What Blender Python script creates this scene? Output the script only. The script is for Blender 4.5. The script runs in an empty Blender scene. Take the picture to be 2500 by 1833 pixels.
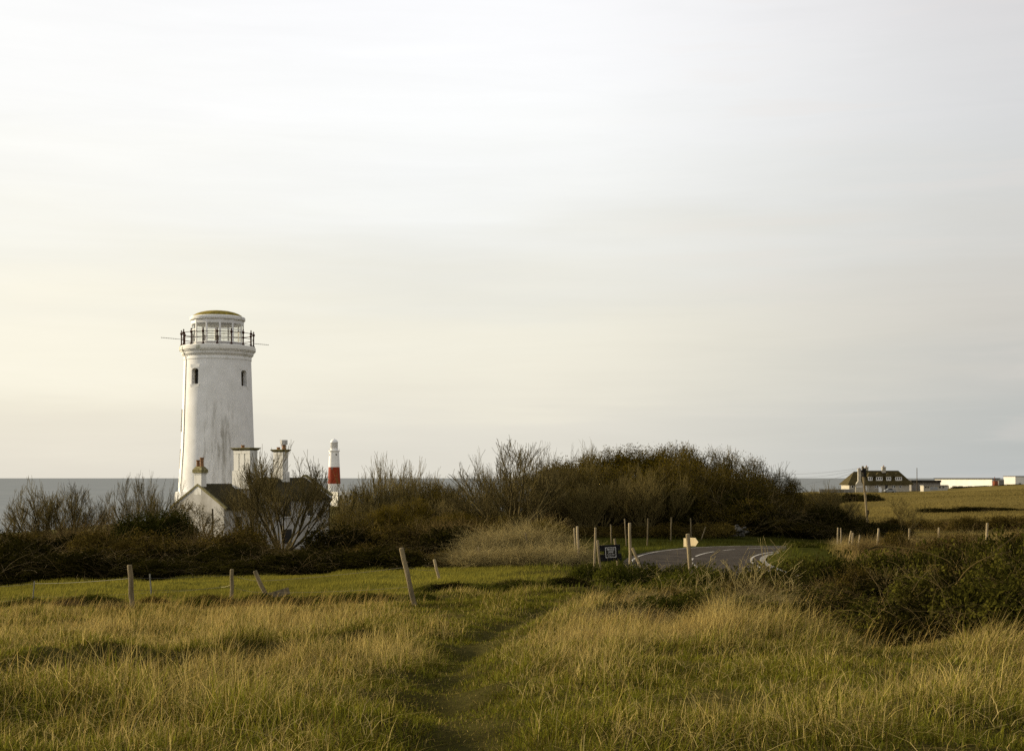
import bpy, bmesh, math, random
import numpy as np
from mathutils import Vector, Matrix

random.seed(7)
RNG = np.random.default_rng(11)
F = 3350.0          # focal length in pixels of the 2500 px wide frame
HY = 1165.6         # row of the eye level in that frame
scene = bpy.context.scene
COL = scene.collection
PI = math.pi

# ------------------------------------------------------------------ helpers
def at(X, Y, D):
    return Vector(((X - 1250) / F * D, D, (HY - Y) / F * D))

_LAT = {}
def vnoise(x, y, scale, seed=0):
    if seed not in _LAT:
        _LAT[seed] = np.random.default_rng(1000 + seed).random((256, 256))
    L = _LAT[seed]
    u = np.asarray(x, float) / scale + 500.3; v = np.asarray(y, float) / scale + 500.7
    i = np.floor(u).astype(int); j = np.floor(v).astype(int)
    fu = u - i; fv = v - j
    fu = fu * fu * (3 - 2 * fu); fv = fv * fv * (3 - 2 * fv)
    i0 = i & 255; i1 = (i + 1) & 255; j0 = j & 255; j1 = (j + 1) & 255
    return (L[i0, j0] * (1 - fu) * (1 - fv) + L[i1, j0] * fu * (1 - fv)
            + L[i0, j1] * (1 - fu) * fv + L[i1, j1] * fu * fv)

def sstep(a, b, x):
    t = np.clip((np.asarray(x, float) - a) / (b - a), 0, 1)
    return t * t * (3 - 2 * t)

def dist_poly(x, y, pts):
    x = np.asarray(x, float); y = np.asarray(y, float)
    best = np.full(x.shape, 1e9)
    for (ax, ay), (bx, by) in zip(pts[:-1], pts[1:]):
        dx, dy = bx - ax, by - ay
        t = np.clip(((x - ax) * dx + (y - ay) * dy) / (dx * dx + dy * dy), 0, 1)
        best = np.minimum(best, np.hypot(x - ax - t * dx, y - ay - t * dy))
    return best

def sd_poly(x, y, pts):
    """distance to a line, positive on its left side"""
    x = np.asarray(x, float); y = np.asarray(y, float)
    best = np.full(x.shape, 1e9); sg = np.ones(x.shape)
    for (ax, ay), (bx, by) in zip(pts[:-1], pts[1:]):
        dx, dy = bx - ax, by - ay
        t = np.clip(((x - ax) * dx + (y - ay) * dy) / (dx * dx + dy * dy), 0, 1)
        d = np.hypot(x - ax - t * dx, y - ay - t * dy)
        m = d < best
        sg = np.where(m, np.sign(dx * (y - ay) - dy * (x - ax)), sg); best = np.minimum(best, d)
    return best * sg

def catmull(pts, n=10):
    P = [np.array(p, float) for p in pts]
    P = [2 * P[0] - P[1]] + P + [2 * P[-1] - P[-2]]
    out = []
    for i in range(1, len(P) - 2):
        for k in range(n):
            t = k / n
            out.append(0.5 * ((2 * P[i]) + (-P[i-1] + P[i+1]) * t + (2*P[i-1] - 5*P[i] + 4*P[i+1] - P[i+2]) * t*t
                              + (-P[i-1] + 3*P[i] - 3*P[i+1] + P[i+2]) * t**3))
    out.append(P[-2])
    return np.array(out)

# ------------------------------------------------------------------ terrain height
ROAD = catmull([(62, 31), (45, 32), (26, 33), (17, 34.3), (12, 36.5), (9.4, 40), (8.3, 44.5), (7.9, 50), (7.8, 57), (8.25, 63), (9.6, 68.3), (11.9, 72.7),
                (15.2, 75.8), (20, 78), (30, 80), (48, 82), (80, 84)], 10)
PATH = [tuple(p) for p in catmull([(-0.1, 3), (-0.28, 8), (-0.55, 12.5), (-0.7, 17), (-0.35, 22.5), (0.7, 28.5), (1.9, 33.5), (3.1, 39), (4.6, 44)], 6)]
RUT = [tuple(p) for p in catmull([(-8, 11.7), (-6.2, 12.2), (-5.05, 13.1), (-4.5, 14.4), (-4.15, 15.9), (-3.5, 17.8), (-2.95, 19.5), (-2.6, 20.6)], 4)]

_cp = []
for X in (-300, 150, 550, 900, 1250, 1600, 1950, 2350, 2800):
    _cp += [(X, 3.6, -1.45), (X, 5.5, -1.48), (X, 8, -1.58)]
_tab = {
 11: [(-200, -1.84), (600, -1.82), (1250, -1.78), (1900, -1.74), (2700, -1.72)],
 14: [(-100, -2.1), (600, -2.1), (1250, -2.0), (1800, -1.95), (2200, -1.92), (2600, -1.9)],
 22: [(0, -2.65), (600, -2.6), (1200, -2.5), (1700, -2.42), (2400, -2.3)],
 33: [(0, -3.35), (322, -3.27), (700, -3.2), (1015, -3.02), (1400, -2.95), (1690, -2.9), (2100, -3.0), (2600, -2.9)],
 45: [(0, -3.85), (600, -3.55), (1000, -3.4), (1480, -3.25), (1700, -3.6), (1900, -3.7), (2400, -3.1), (2700, -3.1)],
 54: [(0, -4.2), (600, -3.8), (900, -3.65), (1200, -3.5), (1450, -3.6), (1650, -3.8), (1850, -3.8), (2100, -3.6), (2500, -3.2)],
 66: [(0, -4.7), (700, -4.3), (1200, -3.6), (1450, -3.75), (1650, -3.8), (1950, -3.8), (2200, -3.8), (2500, -3.4)],
 80: [(0, -5.2), (600, -5), (1000, -4.7), (1250, -3.8), (1500, -3.8), (1800, -3.85), (2050, -4.1), (2300, -4.2), (2550, -3.8)],
 105: [(0, -6), (600, -5.6), (1000, -5.2), (1300, -4.1), (1600, -4.0), (1900, -4.2), (2100, -4.6), (2500, -4.4)],
 130: [(0, -6.8), (500, -6.8), (800, -6.75), (1100, -6.3), (1500, -5.3), (1800, -5), (2120, -5), (2500, -4.9)],
 160: [(0, -8), (500, -7.4), (800, -7.6), (1300, -7), (1800, -6), (2118, -5.3), (2500, -4.9)],
 210: [(0, -9.5), (800, -9), (1500, -7.5), (2118, -5.6), (2400, -5.2), (2600, -5)],
 300: [(0, -13), (800, -11), (1500, -9), (1950, -6.8), (2118, -6.0), (2400, -4.6), (2600, -4)],
 480: [(0, -20), (800, -14), (1500, -11), (1900, -6), (2080, -4.9), (2230, -4.8), (2500, -2.9), (2700, -2.5)],
 560: [(2080, -6), (2300, -4.7), (2500, -3.0)],
 850: [(0, -34), (400, -26), (816, -17.2), (1300, -22), (1900, -20), (2300, -12), (2600, -8)],
}
for D, row in _tab.items():
    _cp += [(X, D, z) for X, z in row]
_cx = np.array([(X - 1250) / F * D for X, D, z in _cp]); _cy = np.array([D for X, D, z in _cp], float)
_cz = np.array([z for X, D, z in _cp])
_ct = np.arctan2(_cx, _cy) * 4; _cl = np.log(np.hypot(_cx, _cy))
def _ker(d2): return np.sqrt(d2 + 0.02)
_n = len(_cz)
_A = np.zeros((_n + 3, _n + 3))
_A[:_n, :_n] = _ker((_ct[:, None] - _ct[None]) ** 2 + (_cl[:, None] - _cl[None]) ** 2)
_Pm = np.stack([np.ones(_n), _ct, _cl], 1)
_A[:_n, _n:] = _Pm; _A[_n:, :_n] = _Pm.T
_w = np.linalg.solve(_A, np.concatenate([_cz, np.zeros(3)]))

def H(x, y, fine=True):
    x = np.atleast_1d(np.asarray(x, float)); y = np.atleast_1d(np.asarray(y, float))
    out = np.empty(x.shape)
    for s in range(0, len(x), 40000):
        xs = x[s:s+40000]; ys = y[s:s+40000]
        r = np.maximum(np.hypot(xs, ys), 3.7)
        th = np.arctan2(xs, ys)
        tc = np.clip(th, -0.45, 0.45) * 4
        lr = np.minimum(np.log(r), np.log(900))
        z = _w[_n] + _w[_n+1] * tc + _w[_n+2] * lr
        d2 = (tc[:, None] - _ct[None]) ** 2 + (lr[:, None] - _cl[None]) ** 2
        z = z + _ker(d2) @ _w[:_n]
        wb = sstep(0.6, 1.7, np.abs(th))
        z = z * (1 - wb) + (-1.45 - 0.012 * r) * wb
        if fine:
            dr = dist_poly(xs, ys, ROAD[::3])
            m = sstep(2.8, 7, dr) * (1 - sstep(60, 120, r) * 0.3)
            z = z + m * (0.2 * (vnoise(xs, ys, 3.7, 1) - .5) + 0.2 * (vnoise(xs, ys, 1.0, 2) - .5) * (r < 60))
            z = z + sstep(120, 300, r) * 0.7 * (vnoise(xs, ys, 22, 3) - .5)
            dp = dist_poly(xs, ys, PATH)
            z = z - 0.13 * np.exp(-(dp / 0.42) ** 2)
            sd_ = sd_poly(xs, ys, RUT) + .8 * (vnoise(xs, ys, .8, 6) - .5)
            kr = .15 + 1.25 * vnoise(xs, ys, 1.4, 5)
            z = z + kr * (.22 * np.exp(-((sd_ - .7) / .65) ** 2) - .2 * np.exp(-((sd_ + .15) / .5) ** 2))
            z = z + 0.5 * np.exp(-((xs - 14.0) / 3.0) ** 2 - ((ys - 64.5) / 6) ** 2) * sstep(3.2, 4.6, dr)
        dc = sstep(885, 960, r)
        out[s:s+40000] = z * (1 - dc) - 55 * dc
    return out
def gz(x, y): return float(H(x, y)[0])

# ------------------------------------------------------------------ objects
def link(o):
    COL.objects.link(o); return o

def tag(o, label=None, cat=None, group=None, kind=None):
    if label: o['label'] = label
    if cat: o['category'] = cat
    if group: o['group'] = group
    if kind: o['kind'] = kind
    return o

def thing(name, label, cat, loc=(0, 0, 0), rotz=0, group=None):
    o = link(bpy.data.objects.new(name, None))
    o.empty_display_size = 0.2
    o.location = loc; o.rotation_euler = (0, 0, rotz)
    return tag(o, label, cat, group)

class MB:
    def __init__(s): s.v = []; s.f = []
    def add(s, vs, fs):
        b = len(s.v); s.v += [tuple(p) for p in vs]; s.f += [tuple(b + i for i in f) for f in fs]; return s
    def box(s, x0, x1, y0, y1, z0, z1):
        return s.add([(x0,y0,z0),(x1,y0,z0),(x1,y1,z0),(x0,y1,z0),(x0,y0,z1),(x1,y0,z1),(x1,y1,z1),(x0,y1,z1)],
                     [(0,3,2,1),(4,5,6,7),(0,1,5,4),(1,2,6,5),(2,3,7,6),(3,0,4,7)])
    def hexa(s, p):     # eight corners in the order of box()
        return s.add(p, [(0,3,2,1),(4,5,6,7),(0,1,5,4),(1,2,6,5),(2,3,7,6),(3,0,4,7)])
    def tube(s, pts, rad, n=8, cap=True):
        pts = [Vector(p) for p in pts]
        if not hasattr(rad, '__len__'): rad = [rad] * len(pts)
        rings = []
        for i, p in enumerate(pts):
            d = (pts[min(i+1, len(pts)-1)] - pts[max(i-1, 0)]).normalized()
            a = d.orthogonal().normalized() if i == 0 else (rings_a - d * rings_a.dot(d)).normalized()
            rings_a = a; b = d.cross(a)
            rings.append([p + (a * math.cos(2*PI*k/n) + b * math.sin(2*PI*k/n)) * rad[i] for k in range(n)])
        vs = [q for r in rings for q in r]
        fs = [(i*n+k, i*n+(k+1)%n, (i+1)*n+(k+1)%n, (i+1)*n+k) for i in range(len(pts)-1) for k in range(n)]
        if cap:
            fs += [tuple(range(n-1, -1, -1)), tuple((len(pts)-1)*n + k for k in range(n))]
        return s.add(vs, fs)
    def lathe(s, prof, n=48, c=(0, 0), a0=0.0, capt=True, capb=True):
        vs = [(c[0] + r*math.cos(a0+2*PI*k/n), c[1] + r*math.sin(a0+2*PI*k/n), z) for r, z in prof for k in range(n)]
        fs = [(i*n+k, i*n+(k+1)%n, (i+1)*n+(k+1)%n, (i+1)*n+k) for i in range(len(prof)-1) for k in range(n)]
        if capb: fs.append(tuple(range(n-1, -1, -1)))
        if capt: fs.append(tuple((len(prof)-1)*n + k for k in range(n)))
        return s.add(vs, fs)
    def prism(s, poly, axis, a, b):   # polygon of (p,q) extruded along axis 'x','y','z'
        def mk(t, p, q): return {'x': (t, p, q), 'y': (p, t, q), 'z': (p, q, t)}[axis]
        n = len(poly)
        vs = [mk(a, p, q) for p, q in poly] + [mk(b, p, q) for p, q in poly]
        fs = [tuple(range(n)), tuple(range(2*n-1, n-1, -1))] + [(i, n+i, n+(i+1)%n, (i+1)%n) for i in range(n)]
        return s.add(vs, fs)
    def build(s, name, mat, parent=None, smooth=False, bevel=0.0, loc=None):
        me = bpy.data.meshes.new(name); me.from_pydata(s.v, [], s.f)
        bm = bmesh.new(); bm.from_mesh(me); bmesh.ops.recalc_face_normals(bm, faces=bm.faces)
        if bevel:
            bmesh.ops.bevel(bm, geom=[e for e in bm.edges if e.is_manifold and e.calc_face_angle(0) > 0.5], offset=bevel, segments=1, affect='EDGES')
        bm.to_mesh(me); bm.free()
        if smooth:
            me.shade_smooth(); me.set_sharp_from_angle(angle=math.radians(32))
        me.materials.append(mat)
        o = link(bpy.data.objects.new(name, me))
        if parent: o.parent = parent
        if loc is not None: o.location = loc
        return o

def np_mesh(name, verts, faces, mat, col=None, smooth=False):
    me = bpy.data.meshes.new(name)
    verts = np.ascontiguousarray(verts, np.float32); faces = np.ascontiguousarray(faces, np.int32)
    nf, k = faces.shape
    me.vertices.add(len(verts)); me.vertices.foreach_set('co', verts.ravel())
    me.loops.add(nf * k); me.loops.foreach_set('vertex_index', faces.ravel())
    me.polygons.add(nf); me.polygons.foreach_set('loop_start', np.arange(0, nf * k, k, dtype=np.int32))
    try: me.polygons.foreach_set('loop_total', np.full(nf, k, np.int32))
    except Exception: pass
    if col is not None:
        a = me.color_attributes.new('Col', 'FLOAT_COLOR', 'POINT')
        c = np.ones((len(verts), 4), np.float32); c[:, :3] = col
        a.data.foreach_set('color', c.ravel())
    me.update(calc_edges=True); 
    if smooth: me.shade_smooth()
    me.materials.append(mat)
    return me

# ------------------------------------------------------------------ materials
def nodes_of(m):
    m.use_nodes = True
    return m.node_tree.nodes, m.node_tree.links

def surf(name, c1, c2, scale=4.0, rough=0.85, detail=5, stretch=(1, 1, 1), bump=0.0, rand=0.0, lo=0.35, hi=0.65, spec=0.1, bscale=None):
    m = bpy.data.materials.new(name); N, L = nodes_of(m)
    p = N['Principled BSDF']; p.inputs['Roughness'].default_value = rough
    p.inputs['Specular IOR Level'].default_value = spec
    tc = N.new('ShaderNodeTexCoord'); mp = N.new('ShaderNodeMapping'); mp.inputs['Scale'].default_value = stretch
    L.new(tc.outputs['Object'], mp.inputs['Vector'])
    nz = N.new('ShaderNodeTexNoise'); nz.inputs['Scale'].default_value = scale; nz.inputs['Detail'].default_value = detail
    nz.inputs['Roughness'].default_value = 0.62
    L.new(mp.outputs['Vector'], nz.inputs['Vector'])
    rp = N.new('ShaderNodeValToRGB'); rp.color_ramp.elements[0].position = lo; rp.color_ramp.elements[1].position = hi
    rp.color_ramp.elements[0].color = (*c1, 1); rp.color_ramp.elements[1].color = (*c2, 1)
    L.new(nz.outputs['Fac'], rp.inputs['Fac'])
    out = rp.outputs['Color']
    if rand:
        oi = N.new('ShaderNodeObjectInfo'); mr = N.new('ShaderNodeMapRange')
        mr.inputs['To Min'].default_value = 1 - rand; mr.inputs['To Max'].default_value = 1 + rand
        L.new(oi.outputs['Random'], mr.inputs['Value'])
        hs = N.new('ShaderNodeHueSaturation'); L.new(mr.outputs['Result'], hs.inputs['Value']); L.new(out, hs.inputs['Color'])
        out = hs.outputs['Color']
    L.new(out, p.inputs['Base Color'])
    if bump:
        b = N.new('ShaderNodeBump'); b.inputs['Strength'].default_value = bump; b.inputs['Distance'].default_value = 0.03
        n2 = N.new('ShaderNodeTexNoise'); n2.inputs['Scale'].default_value = bscale or scale * 6; n2.inputs['Detail'].default_value = 4
        L.new(tc.outputs['Object'], n2.inputs['Vector']); L.new(n2.outputs['Fac'], b.inputs['Height']); L.new(b.outputs['Normal'], p.inputs['Normal'])
    return m

def leafmat(name, c=None, c2=None, transl=0.3, rand=0.25, rough=0.6, attr=False, nscale=1.3, gloss=0.0):
    """thin plant tissue: diffuse + light passing through"""
    m = bpy.data.materials.new(name); N, L = nodes_of(m)
    N.remove(N['Principled BSDF']); out = N['Material Output']
    if attr:
        a = N.new('ShaderNodeAttribute'); a.attribute_name = 'Col'; colr = a.outputs['Color']
    else:
        tc = N.new('ShaderNodeTexCoord'); nz = N.new('ShaderNodeTexNoise'); nz.inputs['Scale'].default_value = nscale; nz.inputs['Detail'].default_value = 6
        nz.inputs['Roughness'].default_value = 0.75
        L.new(tc.outputs['Object'], nz.inputs['Vector'])
        rp = N.new('ShaderNodeValToRGB'); rp.color_ramp.elements[0].position = .36; rp.color_ramp.elements[1].position = .66
        rp.color_ramp.elements[0].color = (*c, 1); rp.color_ramp.elements[1].color = (*c2, 1)
        L.new(nz.outputs['Fac'], rp.inputs['Fac']); colr = rp.outputs['Color']
    if rand:
        oi = N.new('ShaderNodeObjectInfo'); mr = N.new('ShaderNodeMapRange')
        mr.inputs['To Min'].default_value = 1 - rand; mr.inputs['To Max'].default_value = 1 + rand
        L.new(oi.outputs['Random'], mr.inputs['Value'])
        hs = N.new('ShaderNodeHueSaturation'); L.new(mr.outputs['Result'], hs.inputs['Value']); L.new(colr, hs.inputs['Color'])
        colr = hs.outputs['Color']
    d = N.new('ShaderNodeBsdfDiffuse'); t = N.new('ShaderNodeBsdfTranslucent')
    L.new(colr, d.inputs['Color']); L.new(colr, t.inputs['Color'])
    mx = N.new('ShaderNodeMixShader'); mx.inputs['Fac'].default_value = transl
    L.new(d.outputs[0], mx.inputs[1]); L.new(t.outputs[0], mx.inputs[2])
    sh = mx.outputs[0]
    if gloss:
        g = N.new('ShaderNodeBsdfGlossy'); g.inputs['Roughness'].default_value = .38
        m2 = N.new('ShaderNodeMixShader'); m2.inputs['Fac'].default_value = gloss
        L.new(sh, m2.inputs[1]); L.new(g.outputs[0], m2.inputs[2]); sh = m2.outputs[0]
    L.new(sh, out.inputs['Surface'])
    return m

def glassmat(name, tint=(0.975, 0.975, 0.955), gloss=0.08):
    m = bpy.data.materials.new(name); N, L = nodes_of(m); N.remove(N['Principled BSDF'])
    t = N.new('ShaderNodeBsdfTransparent'); t.inputs['Color'].default_value = (*tint, 1)
    g = N.new('ShaderNodeBsdfGlossy'); g.inputs['Roughness'].default_value = 0.03
    mx = N.new('ShaderNodeMixShader'); mx.inputs['Fac'].default_value = gloss
    L.new(t.outputs[0], mx.inputs[1]); L.new(g.outputs[0], mx.inputs[2]); L.new(mx.outputs[0], N['Material Output'].inputs['Surface'])
    return m

def towermat():
    m = surf('lighthouse_render', (0.74, 0.73, 0.69), (0.83, 0.82, 0.785), scale=.8, rough=0.8, detail=3)
    N, L = m.node_tree.nodes, m.node_tree.links
    p = N['Principled BSDF']; base = p.inputs['Base Color'].links[0].from_socket
    tc = N.new('ShaderNodeTexCoord')
    # streaky grey run-off stains low on the shaft, with their own outline
    mp = N.new('ShaderNodeMapping'); mp.inputs['Scale'].default_value = (1.9, 1.9, .2)
    L.new(tc.outputs['Object'], mp.inputs['Vector'])
    n1 = N.new('ShaderNodeTexNoise'); n1.inputs['Scale'].default_value = 1.0; n1.inputs['Detail'].default_value = 7; n1.inputs['Roughness'].default_value = .66
    L.new(mp.outputs['Vector'], n1.inputs['Vector'])
    mp2 = N.new('ShaderNodeMapping'); mp2.inputs['Scale'].default_value = (.3, .3, .16); mp2.inputs['Location'].default_value = (3.1, 0, .4)
    L.new(tc.outputs['Object'], mp2.inputs['Vector'])
    n2 = N.new('ShaderNodeTexNoise'); n2.inputs['Scale'].default_value = 1.0; n2.inputs['Detail'].default_value = 2
    L.new(mp2.outputs['Vector'], n2.inputs['Vector'])
    sp = N.new('ShaderNodeSeparateXYZ'); L.new(tc.outputs['Object'], sp.inputs[0])
    zr = N.new('ShaderNodeValToRGB'); e = zr.color_ramp.elements
    e[0].position = .12; e[0].color = (.1, .1, .1, 1); e[1].position = .32; e[1].color = (.7, .7, .7, 1)
    for pos, v in ((.42, 1), (.58, .95), (.68, .55), (.73, .12), (.8, .02)):
        q = e.new(pos); q.color = (v, v, v, 1)
    dz = N.new('ShaderNodeMath'); dz.operation = 'DIVIDE'; dz.inputs[1].default_value = 22.0
    L.new(sp.outputs['Z'], dz.inputs[0]); L.new(dz.outputs[0], zr.inputs['Fac'])
    xr = N.new('ShaderNodeValToRGB'); e = xr.color_ramp.elements
    e[0].position = .12; e[0].color = (.12, .12, .12, 1); e[1].position = .42; e[1].color = (1, 1, 1, 1)
    q = e.new(.62); q.color = (.9, .9, .9, 1); q = e.new(.8); q.color = (.3, .3, .3, 1)
    dx = N.new('ShaderNodeMath'); dx.operation = 'MULTIPLY_ADD'; dx.inputs[1].default_value = .12; dx.inputs[2].default_value = .5
    L.new(sp.outputs['X'], dx.inputs[0]); L.new(dx.outputs[0], xr.inputs['Fac'])
    r1 = N.new('ShaderNodeValToRGB'); r1.color_ramp.elements[0].position = .5; r1.color_ramp.elements[1].position = .68
    L.new(n1.outputs['Fac'], r1.inputs['Fac'])
    r2 = N.new('ShaderNodeValToRGB'); r2.color_ramp.elements[0].position = .38; r2.color_ramp.elements[1].position = .6
    L.new(n2.outputs['Fac'], r2.inputs['Fac'])
    def mul(a, b):
        k = N.new('ShaderNodeMath'); k.operation = 'MULTIPLY'; L.new(a, k.inputs[0])
        if hasattr(b, 'default_value') or not isinstance(b, float): L.new(b, k.inputs[1])
        else: k.inputs[1].default_value = b
        return k.outputs[0]
    fac = mul(mul(mul(r1.outputs['Color'], zr.outputs['Color']), xr.outputs['Color']), 1.0)
    wash = mul(mul(mul(r2.outputs['Color'], zr.outputs['Color']), xr.outputs['Color']), 0.22)
    ad = N.new('ShaderNodeMath'); ad.operation = 'ADD'; ad.use_clamp = True
    L.new(mul(fac, 0.95), ad.inputs[0]); L.new(wash, ad.inputs[1])
    mx = N.new('ShaderNodeMix'); mx.data_type = 'RGBA'
    L.new(ad.outputs[0], mx.inputs['Factor']); L.new(base, mx.inputs['A']); mx.inputs['B'].default_value = (.27, .25, .2, 1)
    L.new(mx.outputs['Result'], p.inputs['Base Color'])
    return m

M = {}
M['tower'] = towermat()
M['cornice'] = surf('cornice_stone', (0.6, 0.585, 0.5), (0.8, 0.79, 0.75), scale=.9, detail=3, stretch=(1, 1, .5), lo=.3, hi=.45)
M['slab'] = surf('gallery_stone', (0.26, 0.25, 0.13), (0.72, 0.7, 0.63), scale=.8, detail=3, stretch=(1, 1, .3), lo=.32, hi=.44)
M['white'] = surf('white_paint', (0.74, 0.73, 0.7), (0.82, 0.81, 0.78), scale=2, rough=.6)
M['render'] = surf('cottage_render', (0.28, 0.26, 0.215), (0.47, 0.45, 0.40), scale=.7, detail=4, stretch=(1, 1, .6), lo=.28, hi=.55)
M['stack'] = surf('chimney_render', (0.38, 0.36, 0.29), (0.72, 0.7, 0.63), scale=1.2, detail=4, stretch=(1.4, 1.4, .35), lo=.3, hi=.5)
M['moss'] = surf('mossy_roof', (0.13, 0.10, 0.02), (0.33, 0.25, 0.04), scale=3.5, bump=.5, rough=.95)
M['mossstone'] = surf('mossy_coping', (0.1, 0.085, 0.03), (0.27, 0.24, 0.12), scale=4, bump=.4, rough=.95)
M['slate'] = surf('cottage_slate', (0.016, 0.013, 0.0055), (0.055, 0.044, 0.017), scale=5, bump=.4, rough=.9, stretch=(1, 1, 2))
M['iron'] = surf('rusty_iron', (0.028, 0.012, 0.007), (0.075, 0.03, 0.017), scale=9, rough=.7)
M['black'] = surf('black_cast_iron', (0.008, 0.007, 0.006), (0.016, 0.014, 0.012), scale=5, rough=.6)
M['dark'] = surf('dark_pane', (0.008, 0.008, 0.007), (0.014, 0.013, 0.011), scale=3, rough=.25, spec=.4)
M['glass'] = glassmat('lantern_glass')
M['interior'] = surf('lantern_interior', (0.11, 0.098, 0.072), (0.15, 0.135, 0.1), scale=2)
M['terracotta'] = surf('terracotta', (0.17, 0.085, 0.036), (0.33, 0.185, 0.085), scale=6)
M['steel'] = surf('cowl_steel', (0.45, 0.43, 0.38), (0.6, 0.58, 0.53), scale=8, rough=.4)
M['red'] = surf('red_band_paint', (0.21, 0.033, 0.012), (0.27, 0.046, 0.019), scale=.6, rough=.7)
M['wood'] = surf('weathered_post', (0.085, 0.066, 0.034), (0.26, 0.205, 0.115), scale=7, stretch=(1, 1, .12), bump=.5, rough=.9, rand=.15)
M['paleb'] = surf('pale_new_timber', (0.24, 0.185, 0.1), (0.42, 0.335, 0.2), scale=7, stretch=(1, 1, .12), bump=.4, rough=.85, rand=.1)
M['darkwood'] = surf('tarred_pole', (0.05, 0.038, 0.024), (0.12, 0.095, 0.055), scale=4, stretch=(1, 1, .1), bump=.3)
M['signblack'] = surf('black_sign_board', (0.004, 0.004, 0.004), (0.009, 0.008, 0.007), scale=8, rough=.75, spec=.15)
M['signplate'] = surf('sign_plate', (0.018, 0.017, 0.012), (0.028, 0.026, 0.02), scale=6, rough=.6)
M['signwhite'] = surf('sign_lettering', (0.42, 0.40, 0.36), (0.55, 0.52, 0.47), scale=30, rough=.7)
M['yellow'] = surf('waymark_plate', (0.6, 0.48, 0.27), (0.7, 0.57, 0.33), scale=6, rough=.55)
M['wire'] = surf('galvanised_wire', (0.05, 0.043, 0.028), (0.1, 0.088, 0.06), scale=20, rough=.6)
M['tape'] = surf('electric_fence_tape', (0.3, 0.27, 0.13), (0.42, 0.38, 0.2), scale=12, rough=.7)
M['stake'] = surf('grey_steel_stake', (0.10, 0.10, 0.08), (0.19, 0.185, 0.15), scale=9, rough=.5)
M['asphalt'] = surf('asphalt', (0.024, 0.0185, 0.0125), (0.05, 0.040, 0.029), scale=1.2, detail=8, bump=.25, rough=1.0, bscale=30, spec=.06)
M['line'] = surf('road_paint', (0.13, 0.118, 0.098), (0.40, 0.375, 0.325), scale=3, rough=.8, lo=.3, hi=.5)
M['concrete'] = surf('worn_concrete', (0.13, 0.12, 0.1), (0.26, 0.245, 0.21), scale=3, bump=.2)
M['stone'] = surf('dry_stone', (0.02, 0.018, 0.013), (0.10, 0.092, 0.075), scale=3.2, bump=.7, lo=.38, hi=.6)
M['housewall'] = surf('pebbledash_wall', (0.32, 0.29, 0.22), (0.43, 0.39, 0.31), scale=1.2, bump=.1)
M['thatch'] = surf('mossy_tile_roof', (0.026, 0.02, 0.0065), (0.078, 0.06, 0.019), scale=2.2, bump=.5, rough=.95)
M['greywall'] = surf('grey_block_wall', (0.13, 0.12, 0.1), (0.24, 0.22, 0.19), scale=1.5)
M['flatroof'] = surf('felt_roof', (0.025, 0.022, 0.016), (0.05, 0.043, 0.03), scale=1.5)
M['shed'] = surf('pale_cladding', (0.7, 0.67, 0.58), (0.78, 0.75, 0.66), scale=.5, rough=.6)
M['rust'] = surf('rust_red_tank', (0.13, 0.04, 0.02), (0.24, 0.075, 0.035), scale=1.5, stretch=(1, 1, .3))
M['carpaint'] = surf('silver_car_paint', (0.2, 0.21, 0.21), (0.24, 0.25, 0.25), scale=2, rough=.3, spec=.5)
M['tyre'] = surf('tyre_rubber', (0.012, 0.012, 0.012), (0.02, 0.02, 0.02), scale=4)
# plants
M['bark'] = surf('shrub_bark', (0.03, 0.023, 0.008), (0.14, 0.108, 0.038), scale=3, stretch=(1, 1, .3), rough=.9, rand=.2)
M['twig'] = surf('bare_twigs', (0.06, 0.046, 0.013), (0.15, 0.115, 0.034), scale=1.2, rough=.9, rand=.2)
M['twigdark'] = surf('dark_twigs', (0.022, 0.0165, 0.0035), (0.082, 0.06, 0.013), scale=1.2, rough=.9, rand=.25)
M['twigred'] = surf('reddish_twigs', (0.06, 0.04, 0.011), (0.17, 0.115, 0.034), scale=1.2, rough=.9, rand=.2)
M['bud'] = leafmat('olive_buds', (0.04, 0.03, 0.0035), (0.15, 0.108, 0.012), transl=.25, rand=.2)
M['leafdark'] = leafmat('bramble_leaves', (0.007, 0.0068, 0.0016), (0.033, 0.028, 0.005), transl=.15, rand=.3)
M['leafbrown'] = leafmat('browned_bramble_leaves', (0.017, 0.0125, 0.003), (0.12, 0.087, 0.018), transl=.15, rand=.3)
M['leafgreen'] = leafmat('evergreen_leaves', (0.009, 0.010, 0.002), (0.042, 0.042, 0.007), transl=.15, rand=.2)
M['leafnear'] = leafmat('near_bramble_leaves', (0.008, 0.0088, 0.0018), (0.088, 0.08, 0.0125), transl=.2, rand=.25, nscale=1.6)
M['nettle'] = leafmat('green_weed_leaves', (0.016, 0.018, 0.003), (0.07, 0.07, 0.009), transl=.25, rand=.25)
M['cane'] = surf('bramble_canes', (0.05, 0.034, 0.012), (0.15, 0.108, 0.042), scale=2, rand=.2)
M['straw'] = surf('straw_stems', (0.14, 0.108, 0.038), (0.37, 0.29, 0.112), scale=2, rand=.15)
M['grass'] = leafmat('grass_blades', attr=True, transl=.35, rand=0)

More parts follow.
